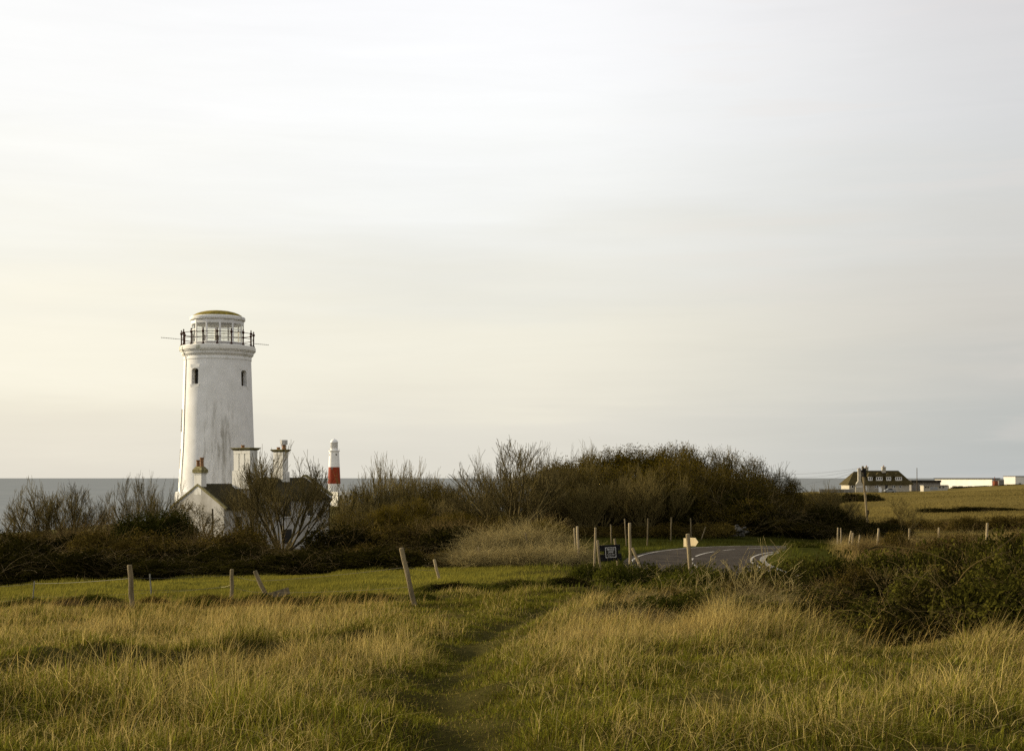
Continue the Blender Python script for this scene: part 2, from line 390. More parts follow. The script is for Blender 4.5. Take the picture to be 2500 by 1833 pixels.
# ------------------------------------------------------------------ ground sheet
def ground_colour(x, y):
    r = np.hypot(x, y); D = np.maximum(y, .1); X = 1250 + x / D * F
    n1 = vnoise(x, y, 2.6, 11)[:, None]; n2 = vnoise(x, y, 9, 12)[:, None]; n3 = vnoise(x, y, 30, 13)[:, None]
    base = np.array([.05, .042, .012]) * (.6 + .7 * n1)
    pasture = np.array([.10, .092, .016]) * (.8 + .35 * n2)
    tan = np.array([.14, .106, .032]) * (.72 + .35 * n2 + .25 * n3)
    scrub = np.array([.05, .04, .014]) * (.6 + .8 * n1)
    green = np.array([.034, .036, .007]) * (.8 + .5 * n1)
    k = (sstep(35, 39, D) * (1 - sstep(1150, 1330, X)))[:, None]
    c = base * (1 - k) + pasture * k
    k = (sstep(56, 62, D) * (1 - sstep(1900, 2000, X)))[:, None]
    c = c * (1 - k) + scrub * k
    k = (sstep(48, 56, D) * sstep(1400, 1500, X) * (1 - sstep(2020, 2080, X)) * (1 - sstep(86, 100, D)))[:, None]
    c = c * (1 - k) + green * k
    k = (sstep(95, 125, D) * sstep(1850, 2000, X))[:, None]
    c = c * (1 - k) + tan * k
    k = (sstep(300, 420, r) * (1 - sstep(1700, 1950, X)))[:, None]
    c = c * (1 - k) + np.array([.12, .105, .04]) * (.7 + .5 * n3) * k
    k = np.exp(-(dist_poly(x, y, PATH) / .38) ** 2)[:, None] * .7
    c = c * (1 - k) + np.array([.05, .044, .013]) * (.7 + .5 * n1) * k
    return c

th = np.concatenate([np.linspace(-PI, -.62, 60)[:-1], np.linspace(-.62, .62, 560)[:-1], np.linspace(.62, PI, 60)[:-1]])
rr = np.concatenate([[.6, 1.3], np.geomspace(2, 1150, 430)])
T, R = np.meshgrid(th, rr)
gx = (R * np.sin(T)).ravel(); gy = (R * np.cos(T)).ravel()
gzv = H(gx, gy)
gzv -= 0.09 * (dist_poly(gx, gy, ROAD[::2]) < 3.4)
nT = len(th); nR = len(rr)
i = np.arange(nR - 1)[:, None] * nT; j = np.arange(nT)[None]; j2 = (j + 1) % nT
gf = np.stack([i + j, i + nT + j, i + nT + j2, i + j2], -1).reshape(-1, 4)
gm = bpy.data.materials.new('ground_soil'); N, L = nodes_of(gm); p = N['Principled BSDF']; p.inputs['Roughness'].default_value = .95; p.inputs['Specular IOR Level'].default_value = 0
a = N.new('ShaderNodeAttribute'); a.attribute_name = 'Col'
tc = N.new('ShaderNodeTexCoord'); nz = N.new('ShaderNodeTexNoise'); nz.inputs['Scale'].default_value = 1.4; nz.inputs['Detail'].default_value = 9; nz.inputs['Roughness'].default_value = .7
L.new(tc.outputs['Object'], nz.inputs['Vector'])
mr = N.new('ShaderNodeMapRange'); mr.inputs['From Min'].default_value = .3; mr.inputs['From Max'].default_value = .7; mr.inputs['To Min'].default_value = .55; mr.inputs['To Max'].default_value = 1.35
L.new(nz.outputs['Fac'], mr.inputs['Value'])
hs = N.new('ShaderNodeHueSaturation'); L.new(a.outputs['Color'], hs.inputs['Color']); L.new(mr.outputs['Result'], hs.inputs['Value']); L.new(hs.outputs['Color'], p.inputs['Base Color'])
b = N.new('ShaderNodeBump'); b.inputs['Strength'].default_value = .7; b.inputs['Distance'].default_value = .15
L.new(nz.outputs['Fac'], b.inputs['Height']); L.new(b.outputs['Normal'], p.inputs['Normal'])
gme = np_mesh('ground', np.stack([gx, gy, gzv], 1), gf, gm, col=ground_colour(gx, gy), smooth=True)
tag(link(bpy.data.objects.new('ground', gme)), 'rough grassy headland sloping down to the sea', 'ground', kind='structure')

# sea
SEA = -36.0
sm = bpy.data.materials.new('sea_water'); N, L = nodes_of(sm); N.remove(N['Principled BSDF'])
tc = N.new('ShaderNodeTexCoord'); mp = N.new('ShaderNodeMapping'); mp.inputs['Scale'].default_value = (.008, .03, 1)
L.new(tc.outputs['Object'], mp.inputs['Vector'])
nz = N.new('ShaderNodeTexNoise'); nz.inputs['Scale'].default_value = 1.2; nz.inputs['Detail'].default_value = 8; nz.inputs['Roughness'].default_value = .65
L.new(mp.outputs['Vector'], nz.inputs['Vector'])
rp = N.new('ShaderNodeValToRGB'); e = rp.color_ramp.elements
e[0].position = .36; e[0].color = (.098, .112, .112, 1); e[1].position = .62; e[1].color = (.165, .176, .168, 1)
q = e.new(.70); q.color = (.38, .37, .335, 1)
L.new(nz.outputs['Fac'], rp.inputs['Fac'])
d = N.new('ShaderNodeBsdfDiffuse'); L.new(rp.outputs['Color'], d.inputs['Color'])
g = N.new('ShaderNodeBsdfGlossy'); g.inputs['Roughness'].default_value = .35
bp = N.new('ShaderNodeBump'); bp.inputs['Strength'].default_value = .5; bp.inputs['Distance'].default_value = 2.0
L.new(nz.outputs['Fac'], bp.inputs['Height']); L.new(bp.outputs['Normal'], g.inputs['Normal'])
mx = N.new('ShaderNodeMixShader'); mx.inputs['Fac'].default_value = .16
L.new(d.outputs[0], mx.inputs[1]); L.new(g.outputs[0], mx.inputs[2]); L.new(mx.outputs[0], N['Material Output'].inputs['Surface'])
ths = np.linspace(-PI, PI, 97)[:-1]; rs = np.concatenate([[300], np.geomspace(900, 80000, 40)])
T2, R2 = np.meshgrid(ths, rs); nT2 = len(ths)
i = np.arange(len(rs) - 1)[:, None] * nT2; j = np.arange(nT2)[None]; j2 = (j + 1) % nT2
sf = np.stack([i + j, i + nT2 + j, i + nT2 + j2, i + j2], -1).reshape(-1, 4)
sme = np_mesh('sea', np.stack([(R2*np.sin(T2)).ravel(), (R2*np.cos(T2)).ravel(), np.full(R2.size, SEA)], 1), sf, sm)
tag(link(bpy.data.objects.new('sea', sme)), 'calm grey sea out to the horizon', 'sea', kind='structure')

# ------------------------------------------------------------------ road
def ribbon(name, line, off0, off1, dz, mat, label, cat, s0=0, s1=None, kind='structure', closed_sides=False):
    P = np.array(line, float); d = np.gradient(P, axis=0); d /= np.linalg.norm(d, axis=1)[:, None]
    nrm = np.stack([-d[:, 1], d[:, 0]], 1)     # to the outside of the bend
    k = 5
    offs = np.linspace(off0, off1, k)
    V = []
    zc = H(P[:, 0], P[:, 1], fine=False)
    for o in offs:
        q = P + nrm * o
        V.append(np.stack([q[:, 0], q[:, 1], zc + dz - 0.004 * abs(o)], 1))
    V = np.stack(V, 1).reshape(-1, 3); n = len(P)
    fs = np.array([[a*k+b_, (a+1)*k+b_, (a+1)*k+b_+1, a*k+b_+1] for a in range(n-1) for b_ in range(k-1)])
    me = np_mesh(name, V, fs, mat, smooth=True)
    o = link(bpy.data.objects.new(name, me)); tag(o, label, cat, kind=kind); return o
def resample(P, step):
    P = np.array(P); s = np.concatenate([[0], np.cumsum(np.linalg.norm(np.diff(P, axis=0), axis=1))])
    q = np.arange(0, s[-1], step)
    return np.stack([np.interp(q, s, P[:, 0]), np.interp(q, s, P[:, 1])], 1)
RD = resample(ROAD, .5)
ribbon('road', RD, -3.05, 3.05, .03, M['asphalt'], 'dark asphalt road curving round to the right', 'road')
ribbon('road_edge_line', RD, 2.64, 2.74, .036, M['line'], 'white line along the outer edge of the bend', 'road line')
ribbon('road_edge_line', RD, -2.74, -2.64, .036, M['line'], 'white line along the inner edge of the bend', 'road line')
ribbon('gutter', RD, -3.35, -3.07, .045, M['concrete'], 'pale concrete gutter along the inner grass verge', 'gutter')
# broken centre line, one structure of painted dashes
MBd = []; fsd = []; vb = 0
step = 0; acc = 0
i0 = 0; longd = True
zall = H(RD[:, 0], RD[:, 1], fine=False)
d_ = np.gradient(RD, axis=0); d_ /= np.linalg.norm(d_, axis=1)[:, None]; n_ = np.stack([-d_[:, 1], d_[:, 0]], 1)
pos = 0; verts = []; faces = []
while pos < len(RD) - 20:
    ln = 9 if longd else 3
    a_, b_ = pos, min(pos + ln, len(RD) - 1)
    base = len(verts)
    for t in range(a_, b_ + 1):
        for o in (-.055, .055):
            q = RD[t] + n_[t] * o; verts.append((q[0], q[1], zall[t] + .037))
    for t in range(b_ - a_):
        faces.append((base+2*t, base+2*t+2, base+2*t+3, base+2*t+1))
    pos = b_ + (3 if longd else 3); longd = not longd
me = np_mesh('road_centre_line', np.array(verts), np.array(faces), M['line'])
tag(link(bpy.data.objects.new('road_centre_line', me)), 'broken white line along the middle of the road', 'road line', kind='structure')
fp = resample(catmull([(13.2, 58), (13.6, 62), (14.2, 66), (15.2, 70), (17, 73.3)], 8), .5)
ribbon('footpath', fp, -.45, .45, .03, M['asphalt'], 'narrow tarmac footpath through the grass verge', 'footpath')

# ------------------------------------------------------------------ plants: generators
def seg_mesh(name, segs, mat, n=3):
    S = np.array([[*a, *b, r0, r1] for a, b, r0, r1 in segs], float)
    p0, p1, r0, r1 = S[:, :3], S[:, 3:6], S[:, 6], S[:, 7]
    d = p1 - p0; d /= np.maximum(np.linalg.norm(d, axis=1), 1e-9)[:, None]
    ref = np.where(np.abs(d[:, 2:3]) > .9, np.array([[1., 0, 0]]), np.array([[0, 0, 1.]]))
    a = np.cross(d, ref); a /= np.linalg.norm(a, axis=1)[:, None]; b = np.cross(d, a)
    V = np.empty((len(S), 2 * n, 3))
    for k in range(n):
        o = a * math.cos(2*PI*k/n) + b * math.sin(2*PI*k/n)
        V[:, k] = p0 + o * r0[:, None]; V[:, n + k] = p1 + o * r1[:, None]
    base = np.arange(len(S))[:, None, None] * 2 * n
    q = np.array([[k, (k+1) % n, n + (k+1) % n, n + k] for k in range(n)])
    return np_mesh(name, V.reshape(-1, 3), (base + q[None]).reshape(-1, 4), mat, smooth=True), V.reshape(-1, 3)

def grow(seed, Ht=5.0, spread=.8, stems=8, levels=3, seg=4, kids=(1, 2), ang=(.35, .75), trop=.10, jit=.17, r0=.06, ratio=.62, rmin=.006, base_r=.3, l0=.55, rfac=.6, env=None, ej=.08, kids2=None):
    rnd = random.Random(seed); out = [[] for _ in range(levels + 1)]
    def nrm(v):
        l = math.sqrt(v[0]**2 + v[1]**2 + v[2]**2); return (v[0]/l, v[1]/l, v[2]/l)
    def br(p, d, Ln, r, lv):
        st = Ln / seg
        for k in range(seg):
            d = nrm((d[0] + rnd.gauss(0, jit), d[1] + rnd.gauss(0, jit), d[2] + rnd.gauss(0, jit) + trop))
            q = (p[0] + d[0]*st, p[1] + d[1]*st, p[2] + d[2]*st)
            if env and (q[0]**2 + q[1]**2)/env[0]**2 + max(q[2], 0)**2/env[1]**2 > rnd.gauss(1, ej)**2: break
            if q[2] < .02: q = (q[0], q[1], .05); d = nrm((d[0], d[1], abs(d[2]) + .3))
            r1 = max(r * (.86 if k < seg - 1 else .55), rmin)
            out[lv].append((p, q, r, r1)); p = q; r = r1
            if lv < levels and (k >= 1 or lv > 0):
                for _ in range(rnd.randint(*(kids2 if kids2 and lv >= 1 else kids))):
                    th_ = rnd.uniform(*ang); ph = rnd.uniform(0, 2*PI)
                    ax = (math.cos(ph), math.sin(ph), rnd.uniform(-.3, .6))
                    cd = nrm((d[0]*math.cos(th_) + ax[0]*math.sin(th_), d[1]*math.cos(th_) + ax[1]*math.sin(th_), d[2]*math.cos(th_) + ax[2]*math.sin(th_)))
                    br(p, cd, Ln * ratio * rnd.uniform(.65, 1.15), max(r * rfac, rmin), lv + 1)
    for s in range(stems):
        ph = 2*PI*(s + rnd.random()) / stems; sp = spread * math.sqrt(rnd.random() * .95 + .05)
        br((math.cos(ph)*base_r*rnd.random(), math.sin(ph)*base_r*rnd.random(), -.1), nrm((math.cos(ph)*sp, math.sin(ph)*sp, 1)),
           Ht * l0 * rnd.uniform(.75, 1.15), r0 * rnd.uniform(.6, 1.2), 0)
    return out

def leaf_cloud(seed, n, blobs, size, shell=.7, rough=.22):
    g = np.random.default_rng(seed)
    B = np.array(blobs, float); wt = (B[:, 3] * B[:, 4] * B[:, 5]) ** (2/3); wt /= wt.sum()
    k = g.choice(len(B), n, p=wt)
    d = g.normal(size=(n, 3)); d[:, 2] = np.abs(d[:, 2]) * 1.1 - .25; d /= np.linalg.norm(d, axis=1)[:, None]
    rad = np.where(g.random(n) < shell, 1 - np.abs(g.normal(0, .1, n)), g.random(n) ** .5)
    ph = np.arctan2(d[:, 1], d[:, 0])
    lump = 1 + rough * (np.sin(ph * 3 + k * 1.7 + seed) * np.sin(d[:, 2] * 6 + k) + .6 * np.sin(ph * 7 + seed * 2 + d[:, 2] * 9) + .5 * np.sin(ph * 13 + d[:, 2] * 17 + k))
    c = B[k, :3] + d * B[k, 3:6] * (rad * lump)[:, None]
    nr = d * .55 + g.normal(size=(n, 3)) * .65; nr[:, 2] += .25; nr /= np.linalg.norm(nr, axis=1)[:, None]
    t = np.cross(nr, g.normal(size=(n, 3))); t /= np.linalg.norm(t, axis=1)[:, None]; b = np.cross(nr, t)
    s = size * g.uniform(.55, 1.35, n)[:, None]
    V = np.empty((n, 4, 3))
    V[:, 0] = c - t * s; V[:, 1] = c + b * s * .55 + nr * s * .15; V[:, 2] = c + t * s; V[:, 3] = c - b * s * .55 + nr * s * .15
    V = V.reshape(-1, 3); V[:, 2] = np.maximum(V[:, 2], -.1)
    return V, np.arange(4 * n).reshape(n, 4)

def canes(seed, n, rx, ry, h, r=.006, over=1.2):
    """arching stems that come out of the mound and bow over"""
    rnd = random.Random(seed); segs = []
    for _ in range(n):
        a = rnd.uniform(0, 2*PI); q = math.sqrt(rnd.random())
        p = Vector((math.cos(a)*rx*q*.9, math.sin(a)*ry*q*.9, h * .25 * rnd.random()))
        ph = rnd.uniform(0, 2*PI); d = Vector((math.cos(ph)*.7, math.sin(ph)*.7, rnd.uniform(.5, 1.6))).normalized()
        Ln = h * rnd.uniform(.6, 1.5) * over; nn = 7; rr_ = r * rnd.uniform(.6, 1.4)
        for k in range(nn):
            d = (d + Vector((rnd.gauss(0, .14), rnd.gauss(0, .14), -.17 + rnd.gauss(0, .08)))).normalized()
            p2 = p + d * Ln / nn
            if p2.z < 0: break
            segs.append((tuple(p), tuple(p2), rr_, rr_ * .88)); rr_ *= .88; p = p2
            if rnd.random() < .35:
                e = (d + Vector((rnd.gauss(0, .6), rnd.gauss(0, .6), rnd.gauss(.1, .4)))).normalized()
                segs.append((tuple(p), tuple(p + e * Ln * rnd.uniform(.08, .2)), rr_ * .7, rr_ * .4))
    return segs

PROTO = {}
def proto(kind, parts):
    """parts: list of (part name, mesh, verts)"""
    allv = np.concatenate([v for _, _, v in parts])
    h = np.percentile(parts[0][2][:, 2], 97.5) if parts[0][0] == 'foliage' else np.percentile(allv[:, 2], 99.6)
    w = np.percentile(np.abs(np.concatenate([allv[:, 0], allv[:, 1]])), 98) * 2
    PROTO[kind] = ([(n, m) for n, m, _ in parts], h, w)

def bare(kind, seed, mats=('bark', 'twig'), **kw):
    o = grow(seed, **kw)
    a, va = seg_mesh(kind + '_trunk', o[0] + o[1], M[mats[0]], 5)
    b_, vb_ = seg_mesh(kind + '_crown', [s for l in o[2:] for s in l], M[mats[1]], 3)
    proto(kind, [('trunk', a, va), ('crown', b_, vb_)])

# bare multi-stemmed shrubs
for s in range(4):
    bare('bare%d' % s, 20 + s, Ht=6, spread=.75, stems=7, levels=4, kids=(0, 2), seg=4, ang=(.3, .65), trop=.09, jit=.11, r0=.1, ratio=.64, rmin=.0075, rfac=.55)
for s in range(3):
    bare('vase%d' % s, 40 + s, Ht=6, spread=1.1, stems=10, levels=3, kids=(1, 1), seg=5, kids2=(1, 2), ang=(.3, .65), trop=.06, jit=.11, r0=.085, ratio=.6, rmin=.009, rfac=.55)
bare('fan0', 53, Ht=6.4, spread=1.35, stems=15, levels=3, kids=(1, 1), kids2=(1, 2), seg=6, ang=(.3, .65), trop=.05, jit=.1, r0=.066, ratio=.6, rmin=.0085, rfac=.6, l0=.68, env=(3.6, 5.4), ej=.07)
bare('fan1', 57, Ht=6.4, spread=1.2, stems=14, levels=3, kids=(1, 1), kids2=(1, 2), seg=6, ang=(.3, .65), trop=.05, jit=.1, r0=.066, ratio=.6, rmin=.0085, rfac=.6, l0=.68, env=(3.4, 5.4), ej=.08)
for s in range(3):   # dense upright wands
    bare('wand%d' % s, 60 + s, Ht=6, spread=.55, stems=16, levels=3, kids=(1, 1), seg=5, ang=(.18, .48), trop=.14, jit=.09, r0=.055, ratio=.6, rmin=.0085)
def dense(kind, seed, mat, budsize, nb, budmat='bud'):
    o = grow(seed, Ht=7, spread=1.5, stems=20, levels=4, kids=(1, 1), seg=4, ang=(.3, .85), trop=.05, r0=.08, ratio=.68, rmin=.010, env=(3.0, 5.0), ej=.05)
    a, va = seg_mesh(kind + '_trunk', o[0] + o[1], M['bark'], 5)
    tw = [s for l in o[2:] for s in l]
    b_, vb_ = seg_mesh(kind + '_crown', tw, M[mat], 3)
    parts = [('trunk', a, va), ('crown', b_, vb_)]
    if nb:
        g = np.random.default_rng(seed); ends = np.array([s[1] for s in o[4]] + [s[1] for s in o[3]])
        c = ends[g.integers(0, len(ends), nb)] + g.normal(0, .14, (nb, 3))
        nr = g.normal(size=(nb, 3)); nr /= np.linalg.norm(nr, axis=1)[:, None]
        t = np.cross(nr, g.normal(size=(nb, 3))); t /= np.linalg.norm(t, axis=1)[:, None]; bb = np.cross(nr, t)
        s = budsize * g.uniform(.5, 1.4, nb)[:, None]
        V = np.stack([c - t*s, c + bb*s*.5, c + t*s, c - bb*s*.5], 1).reshape(-1, 3)
        m = np_mesh(kind + '_foliage', V, np.arange(4*nb).reshape(nb, 4), M[budmat])
        parts.append(('foliage', m, V))
    proto(kind, parts)
for s in range(3): dense('thick%d' % s, 80 + s, 'twigdark', .045, 5000)
for s in range(2): dense('olive%d' % s, 90 + s, 'twigdark', .045, 20000)
def mound(kind, seed, n, size, mat, ncane, canemat='cane', blobs=None, h=1.5, rx=1.5, cr=.007, over=1.1):
    rnd = random.Random(seed)
    if blobs is None:
        blobs = [(0, 0, h*.25, rx*.8, rx*.75, h*.7)]
        for _ in range(7):
            a_ = rnd.uniform(0, 2*PI); q = rnd.uniform(.3, .75) * rx
            s_ = rnd.uniform(.3, .6)
            blobs.append((math.cos(a_)*q, math.sin(a_)*q, h*rnd.uniform(.1, .4), rx*s_, rx*s_, h*rnd.uniform(.35, .62)))
    V, fs = leaf_cloud(seed, n, blobs, size)
    m = np_mesh(kind + '_foliage', V, fs, M[mat]); parts = [('foliage', m, V)]
    if ncane:
        c, vc = seg_mesh(kind + '_canes', canes(seed, ncane, rx, rx, h, cr, over), M[canemat], 3)
        parts.append(('stems', c, vc))
    proto(kind, parts)
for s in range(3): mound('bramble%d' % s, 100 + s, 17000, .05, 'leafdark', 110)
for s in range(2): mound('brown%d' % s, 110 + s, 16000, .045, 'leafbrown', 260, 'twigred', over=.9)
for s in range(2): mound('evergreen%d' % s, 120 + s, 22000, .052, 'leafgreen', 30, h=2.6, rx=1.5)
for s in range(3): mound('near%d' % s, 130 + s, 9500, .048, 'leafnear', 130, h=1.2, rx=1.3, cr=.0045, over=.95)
for s in range(2): mound('weed%d' % s, 140 + s, 9000, .038, 'nettle', 60, 'straw', h=.6, rx=1.2, cr=.004)
def tangle(kind, seed, n, h, rx, mat='straw', r=.008):
    c, vc = seg_mesh(kind + '_stems', canes(seed, n, rx, rx, h, r, 1.0), M[mat], 3)
    V, fs = leaf_cloud(seed, 1500, [(0, 0, 0, rx*.9, rx*.9, h*.5)], .05)
    m = np_mesh(kind + '_foliage', V, fs, M['leafbrown'])
    proto(kind, [('stems', c, vc), ('foliage', m, V)])
for s in range(2): tangle('straw%d' % s, 150 + s, 1150, 1.5, 1.6)
for s in range(2): tangle('redscrub%d' % s, 154 + s, 1700, 1.5, 1.6, 'twigred')
for s in range(3):
    o = grow(160 + s, Ht=1.7, spread=.35, stems=3, levels=2, kids=(0, 2), seg=4, ang=(.45, .95), trop=.05, jit=.13, r0=.0105, ratio=.58, rmin=.004, base_r=.0, l0=.75)
    c, vc = seg_mesh('deadstalk%d_stems' % s, o[0] + o[1] + o[2], M['straw'], 4)
    proto('deadstalk%d' % s, [('stems', c, vc)])

KINDNAME = {'bare': 'bare_tree', 'vase': 'bare_tree', 'fan': 'bare_tree', 'wand': 'bare_shrub', 'thick': 'thicket_shrub', 'olive': 'leafy_shrub', 'bramble': 'bramble_bush',
            'brown': 'scrub_bush', 'evergreen': 'evergreen_bush', 'near': 'bramble_bush', 'weed': 'weed_clump', 'straw': 'straw_clump', 'redscrub': 'scrub_bush', 'deadstalk': 'dead_plant'}
KINDCAT = {'bare_tree': 'tree', 'bare_shrub': 'shrub', 'thicket_shrub': 'shrub', 'leafy_shrub': 'shrub', 'bramble_bush': 'bramble', 'scrub_bush': 'bush',
           'evergreen_bush': 'bush', 'weed_clump': 'weeds', 'straw_clump': 'dry plant', 'dead_plant': 'dead plant'}
prand = random.Random(5)
def plant(kind, X, D, Ytop, Wpx, label, group=None, sink=.05, rot=None):
    stem_ = kind.rstrip('0123456789')
    parts, h, w = PROTO[kind]
    x = (X - 1250) / F * D; zb = gz(x, D) - sink; zt = (HY - Ytop) / F * D
    nm = KINDNAME[stem_]
    sz = max(zt - zb, .25) / h; sx = Wpx / F * D / w
    t = thing(nm, label, KINDCAT[nm], (x, D, zb), prand.uniform(0, 2*PI) if rot is None else rot, group)
    t.scale = (sx, sx, sz)
    for n, m in parts:
        o = link(bpy.data.objects.new(n, m)); o.parent = t
    return t

# ------------------------------------------------------------------ old white lighthouse
TD = 150.0; TS = F / TD
tx = (531.5 - 1250) / TS; tz = gz(tx, TD) - .3
lh = thing('white_lighthouse', 'stout white round lighthouse with glazed lantern room and rusty gallery railing', 'lighthouse', (tx, TD, tz), math.atan2(-tx, TD))
def TZ(Y): return (HY - Y) / TS - tz
tb = MB().lathe([(4.75, 0), (4.55, TZ(1206)), (4.5, TZ(1200)), (4.22, TZ(1199)), (87.5/TS, TZ(1090)), (83.6/TS, TZ(980)), (80.4/TS, TZ(880))], 96)
tower = tb.build('tower', M['tower'], lh, smooth=True)
# two deep window recesses cut into the shaft
def radial(phi):   # unit vectors out / across in tower space; phi measured from the side facing the field
    return Vector((math.sin(phi), -math.cos(phi), 0)), Vector((math.cos(phi), math.sin(phi), 0))
cut = MB()
WIN = [(math.radians(-41), 903.5, 942), (math.radians(50), 906.5, 945)]
ww = .46
for phi, y0, y1 in WIN:
    o, a = radial(phi); zt, zb = TZ(y0), TZ(y1)
    prof = [(-ww, zb), (ww, zb), (ww, zt - .2), (ww*.6, zt - .05), (0, zt), (-ww*.6, zt - .05), (-ww, zt - .2)]
    vs = []
    for r in (3.0, 4.2):
        vs += [tuple(o * r + a * p + Vector((0, 0, z))) for p, z in prof]
    n = len(prof)
    cut.add(vs, [tuple(range(n)), tuple(range(2*n-1, n-1, -1))] + [(i, n+i, n+(i+1) % n, (i+1) % n) for i in range(n)])
co = cut.build('cutter', M['tower'], lh)
bpy.context.view_layer.update()
md = tower.modifiers.new('b', 'BOOLEAN'); md.object = co; md.operation = 'DIFFERENCE'; md.solver = 'EXACT'
bpy.context.view_layer.update()
ev = tower.evaluated_get(bpy.context.evaluated_depsgraph_get())
nm = bpy.data.meshes.new_from_object(ev); tower.modifiers.clear(); tower.data = nm; nm.name = 'tower'
nm.set_sharp_from_angle(angle=math.radians(32))
bpy.data.objects.remove(co)
for phi, y0, y1 in WIN:
    o, a = radial(phi); zt, zb = TZ(y0), TZ(y1); R0 = 3.66
    def bar(r0, r1, p0, p1, z0, z1, mb):
        c = [o*r0 + a*p0, o*r0 + a*p1, o*r1 + a*p1, o*r1 + a*p0]
        mb.hexa([(v.x, v.y, z0) for v in c] + [(v.x, v.y, z1) for v in c])
    w = MB()
    bar(R0 - .25, R0 + .035, -ww - .14, ww + .14, zb - .28, zb - .02, w)          # sill block
    bar(R0 - .25, R0 + .05, -ww - .2, ww + .2, zb - .07, zb, w)
    win = w.build('window', M['tower'], lh)
    hd = MB(); bar(R0 - .4, R0 - .03, -ww - .16, ww + .16, zt + .06, zt + .42, hd)
    hd.build('window_head', M['tower'], win)
    pm = MB(); bar(3.05, 3.09, -ww + .01, ww - .01, zb + .01, zt - .02, pm); pm.build('pane', M['dark'], win)
    fm = MB()
    for p0, p1, z0, z1 in ((-ww+.005, -ww + .09, zb+.01, zt-.2), (ww - .09, ww-.005, zb+.01, zt-.2), (-.03, .03, zb+.01, zt-.05), (-ww+.09, ww-.09, (zb+zt)/2-.03, (zb+zt)/2+.03)):
        bar(3.095, 3.13, p0, p1, z0, z1, fm)
    fm.build('frame', M['darkwood'], win)
cor = MB().lathe([(80.4/TS, TZ(882)), (81.6/TS, TZ(881)), (81.6/TS, TZ(874.5)), (81.0/TS, TZ(873.5)), (82.5/TS, TZ(871)), (85.2/TS, TZ(869)), (86.4/TS, TZ(866)), (86.2/TS, TZ(863)), (86.8/TS, TZ(862)),
                  (88.6/TS, TZ(861.5)), (89.0/TS, TZ(860)), (88.8/TS, TZ(859)), (90/TS, TZ(858.6))], 96, capb=False, capt=False)
cor.build('cornice', M['cornice'], lh, smooth=True)
ZD = TZ(847)
MB().lathe([(89.6/TS, TZ(858.8)), (91.3/TS, TZ(858.4)), (91.5/TS, TZ(851)), (89.6/TS, TZ(847.5)), (88/TS, ZD)], 96).build('gallery_deck', M['slab'], lh, smooth=True)
# lantern room: twelve sides
RL = 63.0 / TS; A0 = math.radians(-90 + 5)
def corner(k, r=RL): return Vector((r*math.cos(A0 + k*PI/6), r*math.sin(A0 + k*PI/6), 0))
zs, zt_, zf, ztop = 14.62 - tz, 16.02 - tz, 16.72 - tz, 17.10 - tz
pl = MB().lathe([(RL, ZD + .004), (RL, zs - .06), (RL + .05, zs - .06), (RL + .05, zs), (RL - .1, zs)], 12, a0=A0); pl.build('lantern_base', M['white'], lh)
fa = MB().lathe([(RL - .08, zf), (RL + .01, zf), (RL + .01, ztop), (RL - .08, ztop), (RL - .08, zf)], 12, a0=A0, capt=False, capb=False); fa.build('lantern_fascia', M['white'], lh)
for k in range(12):
    c0, c1 = corner(k), corner(k + 1); d = (c1 - c0).normalized(); nn = Vector((d.y, -d.x, 0)); L_ = (c1 - c0).length
    def slab(s0, s1, z0, z1, t0, t1, mb):
        q = [c0 + d*s0 + nn*t0, c0 + d*s1 + nn*t0, c0 + d*s1 + nn*t1, c0 + d*s0 + nn*t1]
        mb.hexa([(v.x, v.y, z0) for v in q] + [(v.x, v.y, z1) for v in q])
    fr = MB()
    slab(.0, .11, zs, zf, -.1, .0, fr); slab(L_ - .11, L_, zs, zf, -.1, .0, fr)
    slab(.11, L_ - .11, zt_ - .04, zt_ + .04, -.08, -.01, fr); slab(.11, L_ - .11, zs, zs + .07, -.08, -.01, fr); slab(.11, L_ - .11, zf - .06, zf, -.08, -.01, fr)
    f = fr.build('lantern_frame', M['white'], lh)
    g = MB(); slab(.105, L_ - .105, zs + .06, zf - .05, -.05, -.045, g); g.build('pane', M['glass'], f)
MB().lathe([(RL - .1, ztop - .12), (RL - .1, ztop - .06)], 12, a0=A0).build('lantern_ceiling', M['interior'], lh)
MB().lathe([(.28, ZD + .01), (.28, zs + .9)], 16).build('pedestal', M['interior'], lh)
MB().lathe([(2.6, ztop + .003), (2.95, ztop + .01), (2.97, ztop + .05), (2.97, ztop + .32), (2.9, ztop + .38), (2.7, ztop + .42)], 72).build('roof_rim', M['cornice'], lh, smooth=True)
MB().lathe([(2.72, ztop + .38), (2.6, ztop + .55), (2.3, ztop + .73), (1.9, ztop + .88), (1.4, ztop + 1.0), (.9, ztop + 1.07), (.3, ztop + 1.105), (.02, ztop + 1.11)], 72).build('lantern_roof', M['moss'], lh, smooth=True)
RG = 86.2 / TS
for k in range(16):
    a_ = math.radians(-90 - .8) + k * 2*PI/16; cx_, cy_ = RG*math.cos(a_), RG*math.sin(a_)
    MB().lathe([(.15, ZD), (.15, ZD+.05), (.085, ZD+.16), (.07, ZD+.3), (.07, ZD+1.15), (.075, ZD+1.2), (.135, ZD+1.27), (.15, ZD+1.35), (.13, ZD+1.44), (.055, ZD+1.5),
                (.05, ZD+1.56), (.075, ZD+1.6), (.075, ZD+1.66), (.02, ZD+1.74)], 10, (cx_, cy_)).build('railing_post', M['iron'], lh, smooth=True)
for zz in (.14, .78, 1.35):
    ring = [(RG*math.cos(2*PI*k/96), RG*math.sin(2*PI*k/96), ZD + zz) for k in range(97)]
    MB().tube(ring, .036, 6, cap=False).build('rail', M['iron'], lh, smooth=True)
